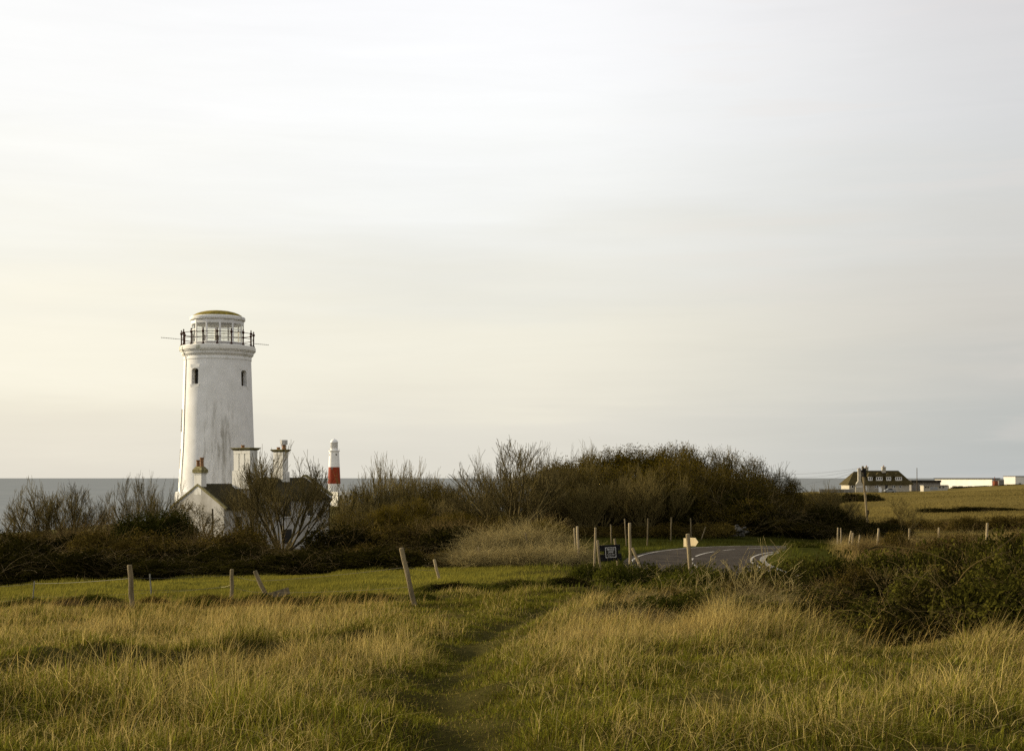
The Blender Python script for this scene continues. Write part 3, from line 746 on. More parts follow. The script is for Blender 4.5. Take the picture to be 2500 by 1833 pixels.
for sgn, Y0, Y1, r0, r1 in ((-1, 830.5, 826.8, 3.6, 6.02), (1, 836.5, 839.5, 3.4, 5.5)):
    m_ = MB(); z0, z1 = TZ(Y0), TZ(Y1)
    m_.tube([(sgn*r0, 0, z0), (sgn*r1, 0, z1)], .022, 6)
    for q in np.linspace(.35, .97, 7):
        px_ = sgn*(r0 + (r1-r0)*q); pz_ = z0 + (z1-z0)*q
        m_.tube([(px_, -.22, pz_), (px_, .22, pz_)], .016, 5); m_.tube([(px_, 0, pz_-.06), (px_, 0, pz_+.05)], .02, 5)
    m_.build('antenna', M['stake'], lh)
o, a = radial(math.radians(-66))
MB().tube([tuple(o*(4.6) + Vector((0, 0, .2))), tuple(o*(4.28) + Vector((0, 0, TZ(1196)))), tuple(o*(87.6/TS+.03) + Vector((0, 0, TZ(1090)))), tuple(o*(80.8/TS+.03) + Vector((0, 0, TZ(882)))),
           tuple(o*(82.2/TS+.03) + Vector((0, 0, TZ(875)))), tuple(o*(87/TS+.03) + Vector((0, 0, TZ(866)))), tuple(o*(91.8/TS) + Vector((0, 0, TZ(857)))), tuple(o*(91.6/TS) + Vector((0, 0, TZ(850))))], .035, 6).build('lightning_conductor', M['stake'], lh)
for Y0, Y1, ph in ((1000, 1055, -82), (1096, 1144, -84)):
    o, a = radial(math.radians(ph)); r = (87.5 - (1090 - (Y0+Y1)/2) * .034) / TS
    MB().tube([tuple(o*(r+.1) + Vector((0, 0, TZ(Y1)))), tuple(o*(r) + Vector((0, 0, TZ(Y0))))], .06, 6).build('downpipe', M['steel'], lh)

# ------------------------------------------------------------------ white cottage below it
cz = gz(-22, 130) - .3
ct = thing('white_cottage', 'white rendered cottage with slate roofs and tall chimneys below the white lighthouse', 'cottage', (-25.2, 128.8, cz), math.radians(55))
def Wz(z): return z - cz
def gable(u0, u1, v0, v1, zb, ze, zr, name):
    vm = (v0 + v1) / 2
    MB().prism([(v0, zb), (v1, zb), (v1, ze), (vm, zr), (v0, ze)], 'x', u0, u1).build(name, M['render'], ct)
def roofs(u0, u1, v0, v1, ze, zr, oh, th_=.14, mat='slate'):
    vm = (v0 + v1)/2; sl = (zr - ze)/(v1 - vm)
    poly = [(v0 - oh, ze - oh*sl + .02), (vm, zr + .02), (v1 + oh, ze - oh*sl + .02), (v1 + oh, ze - oh*sl + .02 + th_), (vm, zr + .02 + th_), (v0 - oh, ze - oh*sl + .02 + th_)]
    m_ = MB()
    m_.hexa([(u0, poly[0][0], poly[0][1]), (u1, poly[0][0], poly[0][1]), (u1, poly[1][0], poly[1][1]), (u0, poly[1][0], poly[1][1]),
             (u0, poly[5][0], poly[5][1]), (u1, poly[5][0], poly[5][1]), (u1, poly[4][0], poly[4][1]), (u0, poly[4][0], poly[4][1])])
    m_.hexa([(u0, poly[1][0], poly[1][1]), (u1, poly[1][0], poly[1][1]), (u1, poly[2][0], poly[2][1]), (u0, poly[2][0], poly[2][1]),
             (u0, poly[4][0], poly[4][1]), (u1, poly[4][0], poly[4][1]), (u1, poly[3][0], poly[3][1]), (u0, poly[3][0], poly[3][1])])
    return m_.build('roof', M[mat], ct)
def coping(u0, u1, v0, v1, ze, zr, z0, z1, name, mat, oh=.1):
    vm = (v0+v1)/2; sl = (zr - ze)/(v1 - vm); m_ = MB()
    for s in (-1, 1):
        ve = (v0 - oh) if s < 0 else (v1 + oh); zz = ze - oh*sl
        a_ = [(u0, ve, zz+z0), (u1, ve, zz+z0), (u1, vm, zr+z0), (u0, vm, zr+z0), (u0, ve, zz+z1), (u1, ve, zz+z1), (u1, vm, zr+z1), (u0, vm, zr+z1)]
        m_.hexa(a_)
    return m_.build(name, M[mat], ct)
ze, zr = Wz(-1.9), Wz(-.15)
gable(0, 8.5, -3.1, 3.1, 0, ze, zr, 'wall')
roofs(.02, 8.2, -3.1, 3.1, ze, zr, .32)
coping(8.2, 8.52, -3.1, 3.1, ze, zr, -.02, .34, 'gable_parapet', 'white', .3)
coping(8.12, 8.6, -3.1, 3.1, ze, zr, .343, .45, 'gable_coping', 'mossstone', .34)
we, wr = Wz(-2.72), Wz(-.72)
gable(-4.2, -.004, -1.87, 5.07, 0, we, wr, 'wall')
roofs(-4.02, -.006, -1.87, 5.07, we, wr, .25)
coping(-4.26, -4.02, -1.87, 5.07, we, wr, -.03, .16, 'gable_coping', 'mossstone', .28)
def chimney(u, v, tu, wv, ncol, ztop_, zbase, pots, capmat='mossstone', fancy=True):
    m_ = MB(); w0 = v - wv/2; cw = wv/ncol; u0, u1 = u - tu/2, u + tu/2
    if fancy:
        m_.box(u0 + .09, u1 - .09, w0 + .03, w0 + wv - .03, zbase, ztop_ - .35)
        for k in range(ncol):
            m_.box(u0, u1, w0 + k*cw + (.075 if k else 0), w0 + (k+1)*cw - (.075 if k < ncol-1 else 0), zbase + .5, ztop_ - .55)
        m_.box(u0 - .01, u1 + .01, w0 - .01, w0 + wv + .01, ztop_ - .54, ztop_ - .22)
        m_.box(u0 - .1, u1 + .1, w0 - .1, w0 + wv + .1, zbase - 1.2, zbase + .47)
    else:
        m_.box(u0, u1, w0, w0 + wv, zbase - .6, ztop_ - .6)
        m_.box(u0 - .05, u1 + .05, w0 - .05, w0 + wv + .05, ztop_ - .72, ztop_ - .6)
    ch = m_.build('chimney', M['stack'], ct, bevel=.012)
    c = MB()
    if fancy:
        c.hexa([(u0-.05, w0-.05, ztop_-.215), (u1+.05, w0-.05, ztop_-.215), (u1+.05, w0+wv+.05, ztop_-.215), (u0-.05, w0+wv+.05, ztop_-.215),
                (u0-.2, w0-.2, ztop_-.05), (u1+.2, w0-.2, ztop_-.05), (u1+.2, w0+wv+.2, ztop_-.05), (u0-.2, w0+wv+.2, ztop_-.05)])
        c.box(u0-.2, u1+.2, w0-.2, w0+wv+.2, ztop_-.048, ztop_+.02)
    else:
        c.box(u0-.1, u1+.1, w0-.12, w0+wv+.12, ztop_-.595, ztop_-.3)
        c.hexa([(u0-.1, w0-.12, ztop_-.298), (u1+.1, w0-.12, ztop_-.298), (u1+.1, w0+wv+.12, ztop_-.298), (u0-.1, w0+wv+.12, ztop_-.298),
                (u0+.1, w0+.12, ztop_), (u1-.1, w0+.12, ztop_), (u1-.1, w0+wv-.12, ztop_), (u0+.1, w0+wv-.12, ztop_)])
    c.build('cap', M[capmat], ch)
    for pu, pv, r, h, mt in pots:
        zz = ztop_ + (.02 if fancy else -.02)
        MB().lathe([(r*1.08, zz), (r, zz + h*.15), (r*.92, zz + h*.8), (r*1.15, zz + h*.82), (r*1.15, zz + h), (r*.85, zz + h)], 14, (u+pu, v+pv)).build('chimney_pot', M[mt], ch, smooth=True)
    return ch
chimney(0.3, 0.05, .95, 2.2, 3, Wz(2.78), Wz(.15), [(0, .35, .17, .26, 'terracotta')])
ch2 = chimney(4.9, 0, .75, 1.28, 2, Wz(2.7), Wz(.1), [(0, .3, .17, .22, 'terracotta'), (0, -.45, .2, .4, 'terracotta')])
MB().lathe([(.16, Wz(3.1)), (.16, Wz(3.16)), (.34, Wz(3.17)), (.34, Wz(3.62)), (.3, Wz(3.63))], 14, (4.9, -.45)).build('cowl', M['steel'], ch2, smooth=True)
chimney(-3.9, 1.6, .62, .98, 1, Wz(1.02), Wz(-1.0), [(0, -.22, .17, .85, 'terracotta'), (0, .28, .16, .62, 'terracotta')], fancy=False)
def cwin(u, w, z0, z1, v, frame='darkwood'):
    m_ = MB(); m_.box(u-w/2-.05, u+w/2+.05, v-.035, v+.05, z0-.05, z1+.05); f = m_.build('window', M[frame], ct)
    MB().box(u-w/2, u+w/2, v-.045, v-.037, z0, z1).build('pane', M['dark'], f)
    MB().box(u-w/2-.1, u+w/2+.1, v-.12, v+.02, z0-.14, z0-.055).build('sill', M['white'], f)
cwin(5.75, .62, Wz(-3.62), Wz(-2.2), -3.1); cwin(2.6, .9, Wz(-3.6), Wz(-2.3), -3.1); cwin(2.7, .9, Wz(-6.2), Wz(-4.9), -3.1)
cwin(-2.4, .75, Wz(-4.6), Wz(-3.6), -1.87)
m_ = MB().box(5.1, 5.75, -3.14, -3.05, Wz(-6.9), Wz(-5.65)); m_.build('door', M['dark'], ct)
MB().tube([(.05, -3.46, ze-.17), (8.45, -3.46, ze-.17)], .075, 8).build('gutter', M['black'], ct)
MB().tube([(8.38, -3.42, ze-.2), (8.36, -3.19, ze-.5), (8.36, -3.19, .1)], .06, 8).build('downpipe', M['black'], ct)
MB().tube([(-4.1, -2.15, we-.12), (-.05, -2.15, we-.12)], .07, 8).build('gutter', M['black'], ct)

# ------------------------------------------------------------------ far red and white lighthouse
FD = 850.0; FS = F / FD; fx = (815.8 - 1250) / FS; fz = gz(fx, FD) - .5
fl = thing('striped_lighthouse', 'tall distant white lighthouse with one broad red band behind the cottage roof', 'lighthouse', (fx, FD, fz), math.atan2(-fx, FD))
def FZ(Y): return (HY - Y) / FS - fz
MB().lathe([(6.2, 0), (5.2, FZ(1216)), (4.45, FZ(1205)), (4.1, FZ(1195)), (3.95, FZ(1180.6))], 48, capt=False).build('tower_base', M['tower'], fl, smooth=True)
MB().lathe([(3.96, FZ(1180.6)), (3.45, FZ(1140))], 48, capt=False, capb=False).build('red_band', M['red'], fl, smooth=True)
MB().lathe([(3.45, FZ(1140)), (3.05, FZ(1103.5))], 48, capt=False, capb=False).build('tower', M['tower'], fl, smooth=True)
MB().lathe([(3.05, FZ(1103.5)), (3.4, FZ(1101.5)), (3.5, FZ(1101)), (3.5, FZ(1099.2)), (2.3, FZ(1099))], 48, capb=False).build('gallery_deck', M['white'], fl, smooth=True)
MB().lathe([(2.35, FZ(1099)), (2.35, FZ(1094))], 24).build('lantern_base', M['white'], fl, smooth=True)
MB().lathe([(2.2, FZ(1094)), (2.2, FZ(1080.5))], 16, capt=False, capb=False).build('lantern_room', M['steel'], fl)
lr = MB()
for k in range(16):
    a_ = 2*PI*k/16; a2 = a_ + PI*.3
    lr.tube([(2.26*math.cos(a_ + q*.9), 2.26*math.sin(a_ + q*.9), FZ(1094) + (FZ(1080.5)-FZ(1094))*q) for q in (0, .33, .66, 1)], .06, 4)
    lr.tube([(2.26*math.cos(a_ - q*.9), 2.26*math.sin(a_ - q*.9), FZ(1094) + (FZ(1080.5)-FZ(1094))*q) for q in (0, .33, .66, 1)], .06, 4)
lr.build('lantern_frame', M['white'], fl)
zt0 = FZ(1080.5)
MB().lathe([(2.42, zt0), (2.42, zt0+.2), (2.3, zt0+.7), (1.95, zt0+1.35), (1.4, zt0+1.85), (.7, zt0+2.15), (.25, zt0+2.25), (.25, zt0+2.6), (.03, zt0+2.7)], 32).build('dome', M['white'], fl, smooth=True)
rl = MB()
for k in range(20):
    a_ = 2*PI*k/20; rl.tube([(3.35*math.cos(a_), 3.35*math.sin(a_), FZ(1099.2)), (3.35*math.cos(a_), 3.35*math.sin(a_), FZ(1099.2)+1.1)], .04, 4)
for h in (.5, 1.1): rl.tube([(3.35*math.cos(2*PI*k/40), 3.35*math.sin(2*PI*k/40), FZ(1099.2)+h) for k in range(41)], .035, 4, cap=False)
rl.build('railing', M['white'], fl)
for xx, Y0, Y1, Rr, d_w in ((-11.3, 1108, 1112, 3.15, .5), (5.2, 1107.5, 1112, 3.12, .9), (-5.2, 1140.5, 1146, 3.5, .9), (-14.6, 1167.5, 1174, 3.85, .9)):
    s_ = max(-1, min(1, xx/FS/Rr)); ph = math.asin(s_); o, a = radial(ph); mb = MB()
    c = [o*(Rr-.4) - a*d_w/2, o*(Rr-.4) + a*d_w/2, o*(Rr+.06) + a*d_w/2, o*(Rr+.06) - a*d_w/2]
    mb.hexa([(v.x, v.y, FZ(Y1)) for v in c] + [(v.x, v.y, FZ(Y0)) for v in c]); mb.build('window', M['greywall'], fl)
# low building at its foot
bx = (836 - 1250) / F * 820; bz = gz(bx, 820)
lb = thing('low_building', 'low cream flat-roofed building among bushes at the foot of the striped lighthouse', 'building', (bx, 820, bz), math.radians(38))
hb = (HY - 1201) / F * 820 - bz
MB().box(-5.5, 5.5, -4, 4, -.5, hb).build('wall', M['shed'], lb)
MB().box(-5.7, 5.7, -4.2, 4.2, hb + .003, hb + .25).build('roof', M['white'], lb)
for u in (-3.5, 0, 3.5):
    w_ = MB().box(u-.6, u+.6, -4.06, -3.9, hb*.45, hb*.8).build('window', M['dark'], lb)

# ------------------------------------------------------------------ derrick by the shore
dd = 520.0; dx = (36 - 1250) / F * dd; dzz = gz(dx, dd)
dk = thing('shore_derrick', 'small timber derrick with slanting legs near the shore at the edge of the sea', 'derrick', (dx, dd, dzz))
hh = (HY - 1258) / F * dd - dzz
MB().tube([(0, 0, -.3), (0, 0, hh)], .36, 6).build('mast', M['darkwood'], dk)
MB().tube([(-3.7, 0, -.3), (-.1, 0, hh)], .28, 6).build('leg', M['darkwood'], dk)
MB().tube([(-1.2, 1.5, -.3), (-.1, 0.1, hh-.2)], .26, 6).build('leg', M['darkwood'], dk)
MB().tube([(2.2, 0, hh*.25), (5.0, 0, hh*1.35)], .26, 6).build('jib', M['darkwood'], dk)
MB().tube([(0, 0, hh*.2), (2.2, 0, hh*.25)], .15, 6).build('jib_base', M['darkwood'], dk)

# ------------------------------------------------------------------ hipped house on the right
HD = 480.0; HS = F / HD; hx0 = (2140 - 1250) / HS; hz = gz(hx0, HD) - .2
hs = thing('tiled_house', 'long house with mossy hipped roof, four dormers and chimneys on the skyline', 'house', (hx0, HD, hz), 0)
def q(X): return (X - 2140) / HS
def z_(Y): return (HY - Y) / HS - hz
ev_, rg = z_(1181.5), z_(1148.3)
MB().box(q(2118), q(2220), 0, 9, -.6, ev_ + .1).build('wall', M['housewall'], hs)
MB().box(q(2069.5), q(2117.8), -2.2, 9.5, -.6, ev_ + .1).build('wall', M['housewall'], hs)
def hip(x0, x1, y0, y1, ze_, zr_, rx0, rx1, name='roof', mat='thatch', ry=None):
    ym = (y0 + y1)/2 if ry is None else ry
    v = [(x0, y0, ze_), (x1, y0, ze_), (x1, y1, ze_), (x0, y1, ze_), (rx0, ym, zr_), (rx1, ym, zr_)]
    v2 = [(x, y, z - .25) for x, y, z in v[:4]]
    return MB().add(v + v2, [(0, 1, 5, 4), (1, 2, 5), (2, 3, 4, 5), (3, 0, 4), (0, 6, 7, 1), (1, 7, 8, 2), (2, 8, 9, 3), (3, 9, 6, 0), (6, 9, 8, 7)]).build(name, M[mat], hs)
hip(q(2098), q(2229), -.7, 9.8, ev_, rg, q(2102), q(2202))
hip(q(2065.5), q(2118.5), -2.9, 10.2, ev_ + .003, z_(1150.5), q(2092), q(2103), ry=4.2)
for x0, x1 in ((2120.5, 2131), (2140, 2155.5), (2165, 2176.5), (2187, 2203)):
    a_, b_ = q(x0), q(x1); zb, zt = z_(1172), z_(1163.2); yf = .55
    w_ = MB().box(a_, b_, yf, yf + 4, zb - .3, zt); dm = w_.build('dormer', M['housewall'], hs)
    v = [(a_-.35, yf-.35, zt+.003), (b_+.35, yf-.35, zt+.003), (b_+.35, yf+5, zt+.003), (a_-.35, yf+5, zt+.003), ((a_+b_)/2, yf+1.1, z_(1153)), ((a_+b_)/2, yf+5, z_(1153))]
    MB().add(v, [(0, 1, 4), (1, 2, 5, 4), (3, 0, 4, 5), (0, 3, 2, 1), (2, 3, 5)]).build('dormer_roof', M['thatch'], dm)
    MB().box(a_+.02, b_-.02, yf-.08, yf-.003, zb, zt-.05).build('window_frame', M['white'], dm)
    npn = 2 if x1 - x0 < 13 else 3; pm = MB(); st = (b_-a_-.2)/npn
    for k in range(npn): pm.box(a_+.1+k*st+.14, a_+.1+(k+1)*st-.14, yf-.1, yf-.083, zb+.22, zt-.28)
    pm.build('pane', M['dark'], dm)
def hch(x0, x1, Y0, Y1, y, pot=True):
    c = MB().box(q(x0), q(x1), y - .6, y + .6, z_(Y1), z_(Y0)).box(q(x0)-.12, q(x1)+.12, y-.72, y+.72, z_(Y0)+.003, z_(Y0)+.22).build('chimney', M['housewall'], hs)
    MB().lathe([(.22, z_(Y0)+.22), (.17, z_(Y0)+.8)], 10, ((q(x0)+q(x1))/2, y)).build('chimney_pot', M['terracotta'], c)
hch(2121, 2128.5, 1141, 1152, 5.2); hch(2160, 2168.5, 1141, 1154, 3.6)
c = MB().box(q(2089), q(2096), -3.5, -2.6, z_(1176), z_(1145.5)).box(q(2089)-.12, q(2096)+.12, -3.62, -2.48, z_(1145.4), z_(1144))
c.prism([(q(2083), -.5), (q(2101), -.5), (q(2101), z_(1183)), (q(2096.5), z_(1175)), (q(2088.5), z_(1175)), (q(2083), z_(1183))], 'y', -3.4, -2.25)
c = c.build('chimney', M['housewall'], hs)
MB().lathe([(.22, z_(1144)), (.17, z_(1142))], 10, (q(2092.5), -3.05)).build('chimney_pot', M['terracotta'], c)
MB().box(q(2085), q(2100), -3.5, -3.41, z_(1188.5), z_(1187)).build('ledge', M['white'], c)
for x0, x1, Y0, Y1, y, n in ((2136, 2144, 1185, 1191, 0, 2), (2177.5, 2185.5, 1184.5, 1191, 0, 2), (2195, 2201, 1185, 1190.5, 0, 1), (2075, 2080, 1184, 1191.5, -2.2, 1)):
    f = MB().box(q(x0), q(x1), y-.06, y-.003, z_(Y1), z_(Y0)).build('window', M['white'], hs); pm = MB(); st = (q(x1)-q(x0))/n
    for k in range(n): pm.box(q(x0)+k*st+.1, q(x0)+(k+1)*st-.1, y-.08, y-.062, z_(Y1)+.1, z_(Y0)-.1)
    pm.build('pane', M['dark'], f)
MB().box(q(2161), q(2167), -.06, -.003, z_(1194), z_(1184)).build('door', M['dark'], hs)
MB().box(q(2108.5), q(2112), -2.26, -2.203, z_(1197), z_(1185)).build('door', M['white'], hs)
pr = MB().box(q(2142), q(2148), -2.4, -1.2, -.3, z_(1191)).prism([(q(2141.5), z_(1191)), (q(2148.5), z_(1191)), (q(2145), z_(1188.5))], 'y', -2.5, -1.1)
pr.build('porch', M['white'], hs)
hx = (2261 - 1250)/F*492
an = thing('flat_roofed_annex', 'low grey flat-roofed annex beside the hipped house', 'building', (hx, 492, gz(hx, 492) - .3))
k_ = F/492; zz = (HY - 1177)/k_ - an.location.z
MB().box(-36/k_, 35/k_, 0, 10, -.5, zz).build('wall', M['greywall'], an)
MB().box(-37/k_, 36/k_, -.5, 10.4, zz + .003, zz + .75).build('roof', M['flatroof'], an)
hx = (2285 - 1250)/F*470
cb = thing('grey_cabin', 'low grey cabin with a row of windows in front of the flat-roofed annex', 'cabin', (hx, 470, gz(hx, 470) - .2))
k_ = F/470; zz = (HY - 1185.3)/k_ - cb.location.z
MB().box(-30/k_, 29/k_, 0, 4, -.4, zz).build('wall', M['housewall'], cb)
MB().box(-31/k_, 30/k_, -.25, 4.2, zz + .003, zz + .2).build('roof', M['concrete'], cb)
for x0, x1 in ((-14, -6), (-4, 4), (7, 12), (16, 20), (-27, -23), (-21, -17)):
    MB().box(x0/k_, x1/k_, -.05, -.003, zz*.3 if x0 < 6 and x0 > -16 else zz*.6, zz*.82).build('window', M['carpaint'] if x0 < 6 and x0 > -16 else M['dark'], cb)
# low garden wall and parked car
gx_ = (2042 - 1250)/F*468
wl = MB().box(-42/7.16, 42/7.16, -.2, .2, -.6, 1.15).build('garden_wall', M['concrete'], None, loc=(gx_, 468, gz(gx_, 468)))
tag(wl, 'low pale garden wall running out from the hipped house', 'wall')
cxx = (2173 - 1250)/F*472; czz = gz(cxx, 472)
car = thing('parked_car', 'silver grey car parked in front of the hipped house', 'car', (cxx, 472, czz))
body = [(-1.95, .35), (1.95, .35), (2.0, .62), (1.85, .82), (1.0, .92), (.45, 1.4), (-.75, 1.42), (-1.35, 1.0), (-1.9, .92), (-2.0, .6)]
MB().prism(body, 'y', -.85, .85).build('body', M['carpaint'], car, bevel=.06)
for y in (-.87, .865):
    MB().prism([(.82, .95), (.38, 1.33), (-.7, 1.35), (-1.15, .98)], 'y', y, y + .006).build('side_window', M['dark'], car)
for x in (-1.25, 1.25):
    for y in (-.9, .68):
        w_ = MB(); w_.tube([(x, y, .32), (x, y + .22, .32)], .32, 16); wo = w_.build('wheel', M['tyre'], car)
        MB().tube([(x, y - .01, .32), (x, y + .23, .32)], .18, 12).build('hub', M['steel'], wo)
# long white shed and square white block
def rotshed(name, label, X, D, Ytop, Lf, Wf, rotz, cat):
    x = (X - 1250)/F*D; g = gz(x, D) - .4; t = thing(name, label, cat, (x, D, g), rotz); return t, (HY - Ytop)/F*D - g
ra = math.radians(-53)
t, h_ = rotshed('white_shed', 'long low white industrial shed with a dark roof edge on the skyline', 2282, 570, 1169, 38, 12, ra, 'building')
MB().box(27.1, 29.5, 1, 4.5, -1, h_ - .3).build('wall', M['greywall'], t); MB().box(0, 27, 0, 5, -1, h_).build('wall', M['shed'], t)
MB().box(-.3, 27.3, -.35, 5.3, h_ + .003, h_ + .4).build('roof', M['flatroof'], t)
for u in (5, 8.5, 11.5, 16, 19, 22): 
    w_ = MB().box(u, u + 1.9, -.06, -.003, h_*.08, h_*.42).build('window', M['concrete'], t)
    MB().box(u + .25, u + 1.65, -.09, -.062, h_*.14, h_*.37).build('pane', M['greywall'], w_)
t, h_ = rotshed('white_block', 'square white flat-roofed block at the edge of the hilltop', 2450, 560, 1163, 10, 10, ra, 'building')
MB().box(0, 5.4, 0, 12, -1, h_).build('wall', M['shed'], t)
MB().box(-.2, 5.6, -.2, 12.2, h_ + .003, h_ + .25).build('roof', M['greywall'], t)
MB().box(5.403, 5.46, 2.5, 4, 0, h_*.35).build('door', M['greywall'], t)
x = (2430 - 1250)/F*540; g = gz(x, 540) - .2
tk = thing('rusty_tank', 'rust red upright tank with a thin flue in front of the white shed', 'tank', (x, 540, g))
hh = (HY - 1174)/F*540 - g
MB().lathe([(1.0, 0), (1.0, hh - .1), (.96, hh)], 24).build('shell', M['rust'], tk, smooth=True)
MB().tube([(-.25, 0, hh), (-.25, 0, hh + 1.7)], .11, 8).build('flue', M['rust'], tk)

# ------------------------------------------------------------------ posts, poles, wires, signs
def post(name, label, Xb, Xt, Yt, D, wpx, mat, cat='post', group=None, Db=None, cut=True, yaw=0):
    xb = (Xb - 1250)/F*D; zb = gz(xb, D); top = at(Xt, Yt, D); r = wpx/F*D*.46
    base = Vector((xb, D, zb - .25)); L_ = top - base
    m_ = MB(); n = 6
    pts = [L_ * (k/n) + Vector((math.sin(k*2.1 + Xb)*r*.12, math.cos(k*1.7 + Xb)*r*.12, 0)) for k in range(n+1)]
    rad = [r*(1.05 - .1*k/n + .04*math.sin(k*3.3 + Xb)) for k in range(n+1)]
    m_.tube(pts + [pts[-1] + L_.normalized()*r*.25], rad + [r*.72], 10)
    o = m_.build(name, M[mat], None, smooth=True, loc=base)
    return tag(o, label, cat, group)
G1 = 'leaning timber posts of the broken field fence'
post('fence_post', 'stout round timber post leaning slightly at the edge of the mown field', 325, 317, 1380, 33, 13.5, 'wood', group=G1)
post('fence_post', 'slim upright timber post beside the sharply leaning post', 566, 566, 1390, 37, 10, 'wood', group=G1)
post('fence_post', 'short timber post leaning sharply over a fallen board', 668, 622, 1394, 36, 11.5, 'wood', group=G1)
post('fence_post', 'tall leaning timber post where the mown field meets the tangled verge', 1018, 980, 1338, 31, 13, 'wood', group=G1)
post('fence_post', 'small pale leaning post behind the tall leaning one', 1077, 1060, 1366, 45, 8, 'paleb', group=G1)
post('fence_stake', 'thin grey metal stake just right of the stout leaning post', 371, 366, 1401, 41, 4, 'stake', 'stake')
post('fence_stake', 'thin grey metal stake at the far end of the electric tape', 78, 84, 1419, 39, 3.5, 'stake', 'stake')
post('fence_stake', 'little pale stake poking out of the straw-coloured scrub mound', 1292, 1283, 1301, 62, 4, 'wood', 'stake')
post('fence_stake', 'tiny stake low in the scrub beyond the mown field', 1171, 1168, 1334, 60, 4.5, 'wood', 'stake')
post('fence_post', 'thinner of two pale posts standing close together left of the sign', 1406, 1402, 1289, 60, 4.5, 'paleb')
post('fence_post', 'thicker of two pale posts standing close together left of the sign', 1415, 1409, 1285, 55, 6.5, 'paleb')
post('fence_post', 'tall pale post immediately behind the left end of the black sign', 1450, 1454, 1288, 50, 6, 'paleb')
tp = post('fence_post', 'thickest tall pale strainer post with a slanting brace right of the sign', 1540, 1537, 1277, 48, 8, 'paleb')
b_ = MB().tube([(0, 0, 0), at(1566, 1388, 47.5) - at(1544, 1338, 48)], .055, 8).build('brace', M['wood'], tp)
b_.location = at(1544, 1338, 47.95) - tp.location
G2 = 'thin posts along the far grass verge of the road'
for Xb, Xt, Yt, D, lab in ((1493, 1491, 1280, 80, 'thin post on the far verge just above the black sign'), (1530, 1525, 1266, 78, 'thin leaning post on the far verge behind the braced strainer post'),
                           (1580, 1582, 1265, 78, 'thin post on the far verge left of the waymarker'), (1637, 1639, 1263, 82, 'thin post on the far verge in front of the dark thicket'),
                           (1688, 1686, 1265, 84, 'dark thin post on the far verge right above the waymarker')):
    post('verge_post', lab, Xb, Xt, Yt, D, 3.6, 'wood', 'post', G2)
post('verge_post', 'dark slanting prop in front of the thicket across the road', 1708, 1723, 1285, 84, 3.2, 'wood', 'post', G2)
G3 = 'pale posts of the fence along the right field edge'
for Xb, Xt, Yt, D, w_, lab in ((2044, 2045.5, 1288, 82, 3.6, 'pale post at the far end of the right fence, first of a close pair'), (2053, 2053, 1289, 80, 3.6, 'pale upright post, second of a close pair at the fence end'),
                              (2068, 2078, 1296, 78, 4.4, 'pale post leaning right against a thicker upright one'), (2080, 2082, 1301, 77, 5.5, 'thicker upright pale post touched by a leaning one'),
                              (2092, 2099, 1306, 72, 4.2, 'pale post leaning right at the front of the fence corner'), (2139, 2145, 1290, 72, 5.2, 'lone pale post leaning right beyond the fence corner'),
                              (2219, 2220, 1290, 70, 5, 'pale post top half buried in reddish scrub below the bare sapling'), (2290, 2292, 1288, 65, 5, 'pale post in reddish scrub below the dark far hedge'),
                              (2408, 2410, 1277, 56, 6.5, 'tallest pale post rising from the brambles near the edge of the field')):
    post('fence_post', lab, Xb, Xt, Yt, D, w_, 'paleb', 'post', G3)
post('garden_pole', 'tall thin pole standing in the scrub beside the cottage', 868, 868, 1244, 96, 3, 'wood', 'pole')
post('garden_pole', 'short thin pole among the upright bare shrubs', 916, 916, 1240, 98, 3, 'wood', 'pole')
post('garden_pole', 'dark pole in front of the cottage gable', 519, 519, 1242, 112, 4.5, 'darkwood', 'pole')
# fallen board
p0, p1 = at(648, 1492, 35.5), at(706, 1465, 35.8); p0.z = gz(p0.x, p0.y) + .1; p1.z = gz(p1.x, p1.y) + .33
d = (p1 - p0); m_ = MB(); u = d.normalized(); up = Vector((0, .25, 1)).normalized(); sd = u.cross(up).normalized(); up = sd.cross(u)
cs = []
for s in (0, 1):
    for a_, b_ in ((-.03, -.09), (.03, -.09), (.03, .09), (-.03, .09)): cs.append(d*s + sd*a_ + up*b_)
m_.add(cs, [(0,3,2,1),(4,5,6,7),(0,1,5,4),(1,2,6,5),(2,3,7,6),(3,0,4,7)])
tag(m_.build('fallen_board', M['wood'], None, loc=p0, bevel=.008), 'grey weathered board lying in the grass under the leaning post', 'board')
def wire(name, label, pts, r, mat, cat='wire', group=None, sag=.0, n=10):
    P = []
    for a_, b_ in zip(pts[:-1], pts[1:]):
        a_, b_ = Vector(a_), Vector(b_)
        for k in range(n):
            t_ = k/n; P.append(a_.lerp(b_, t_) - Vector((0, 0, sag*4*t_*(1-t_))))
    P.append(Vector(pts[-1])); o0 = P[0].copy()
    return tag(MB().tube([p - o0 for p in P], r * (.7 if cat == 'cable' else 1), 5).build(name, M[mat], None, loc=o0), label, cat, group)
wire('fence_wire', 'slack top wire strung between the leaning field posts', [at(-60, 1432, 40), at(84, 1424, 39), at(319, 1411, 33.1), at(566, 1403, 37.1), at(636, 1418, 36), at(992, 1384, 31.1), at(1064, 1392, 45)], .004, 'wire', sag=.03)
wire('fence_wire', 'lower slack wire between the leaning field posts', [at(321, 1440, 33.1), at(566, 1432, 37.1), at(650, 1446, 36), at(1004, 1432, 31.1)], .0035, 'wire', sag=.04)
wire('fence_tape', 'pale electric fence tape along the near edge of the mown field', [at(-60, 1472, 39), at(80, 1457, 39), at(369, 1446, 41), at(540, 1432, 42), at(566, 1425, 37.1)], .0045, 'tape', 'tape', sag=.03)
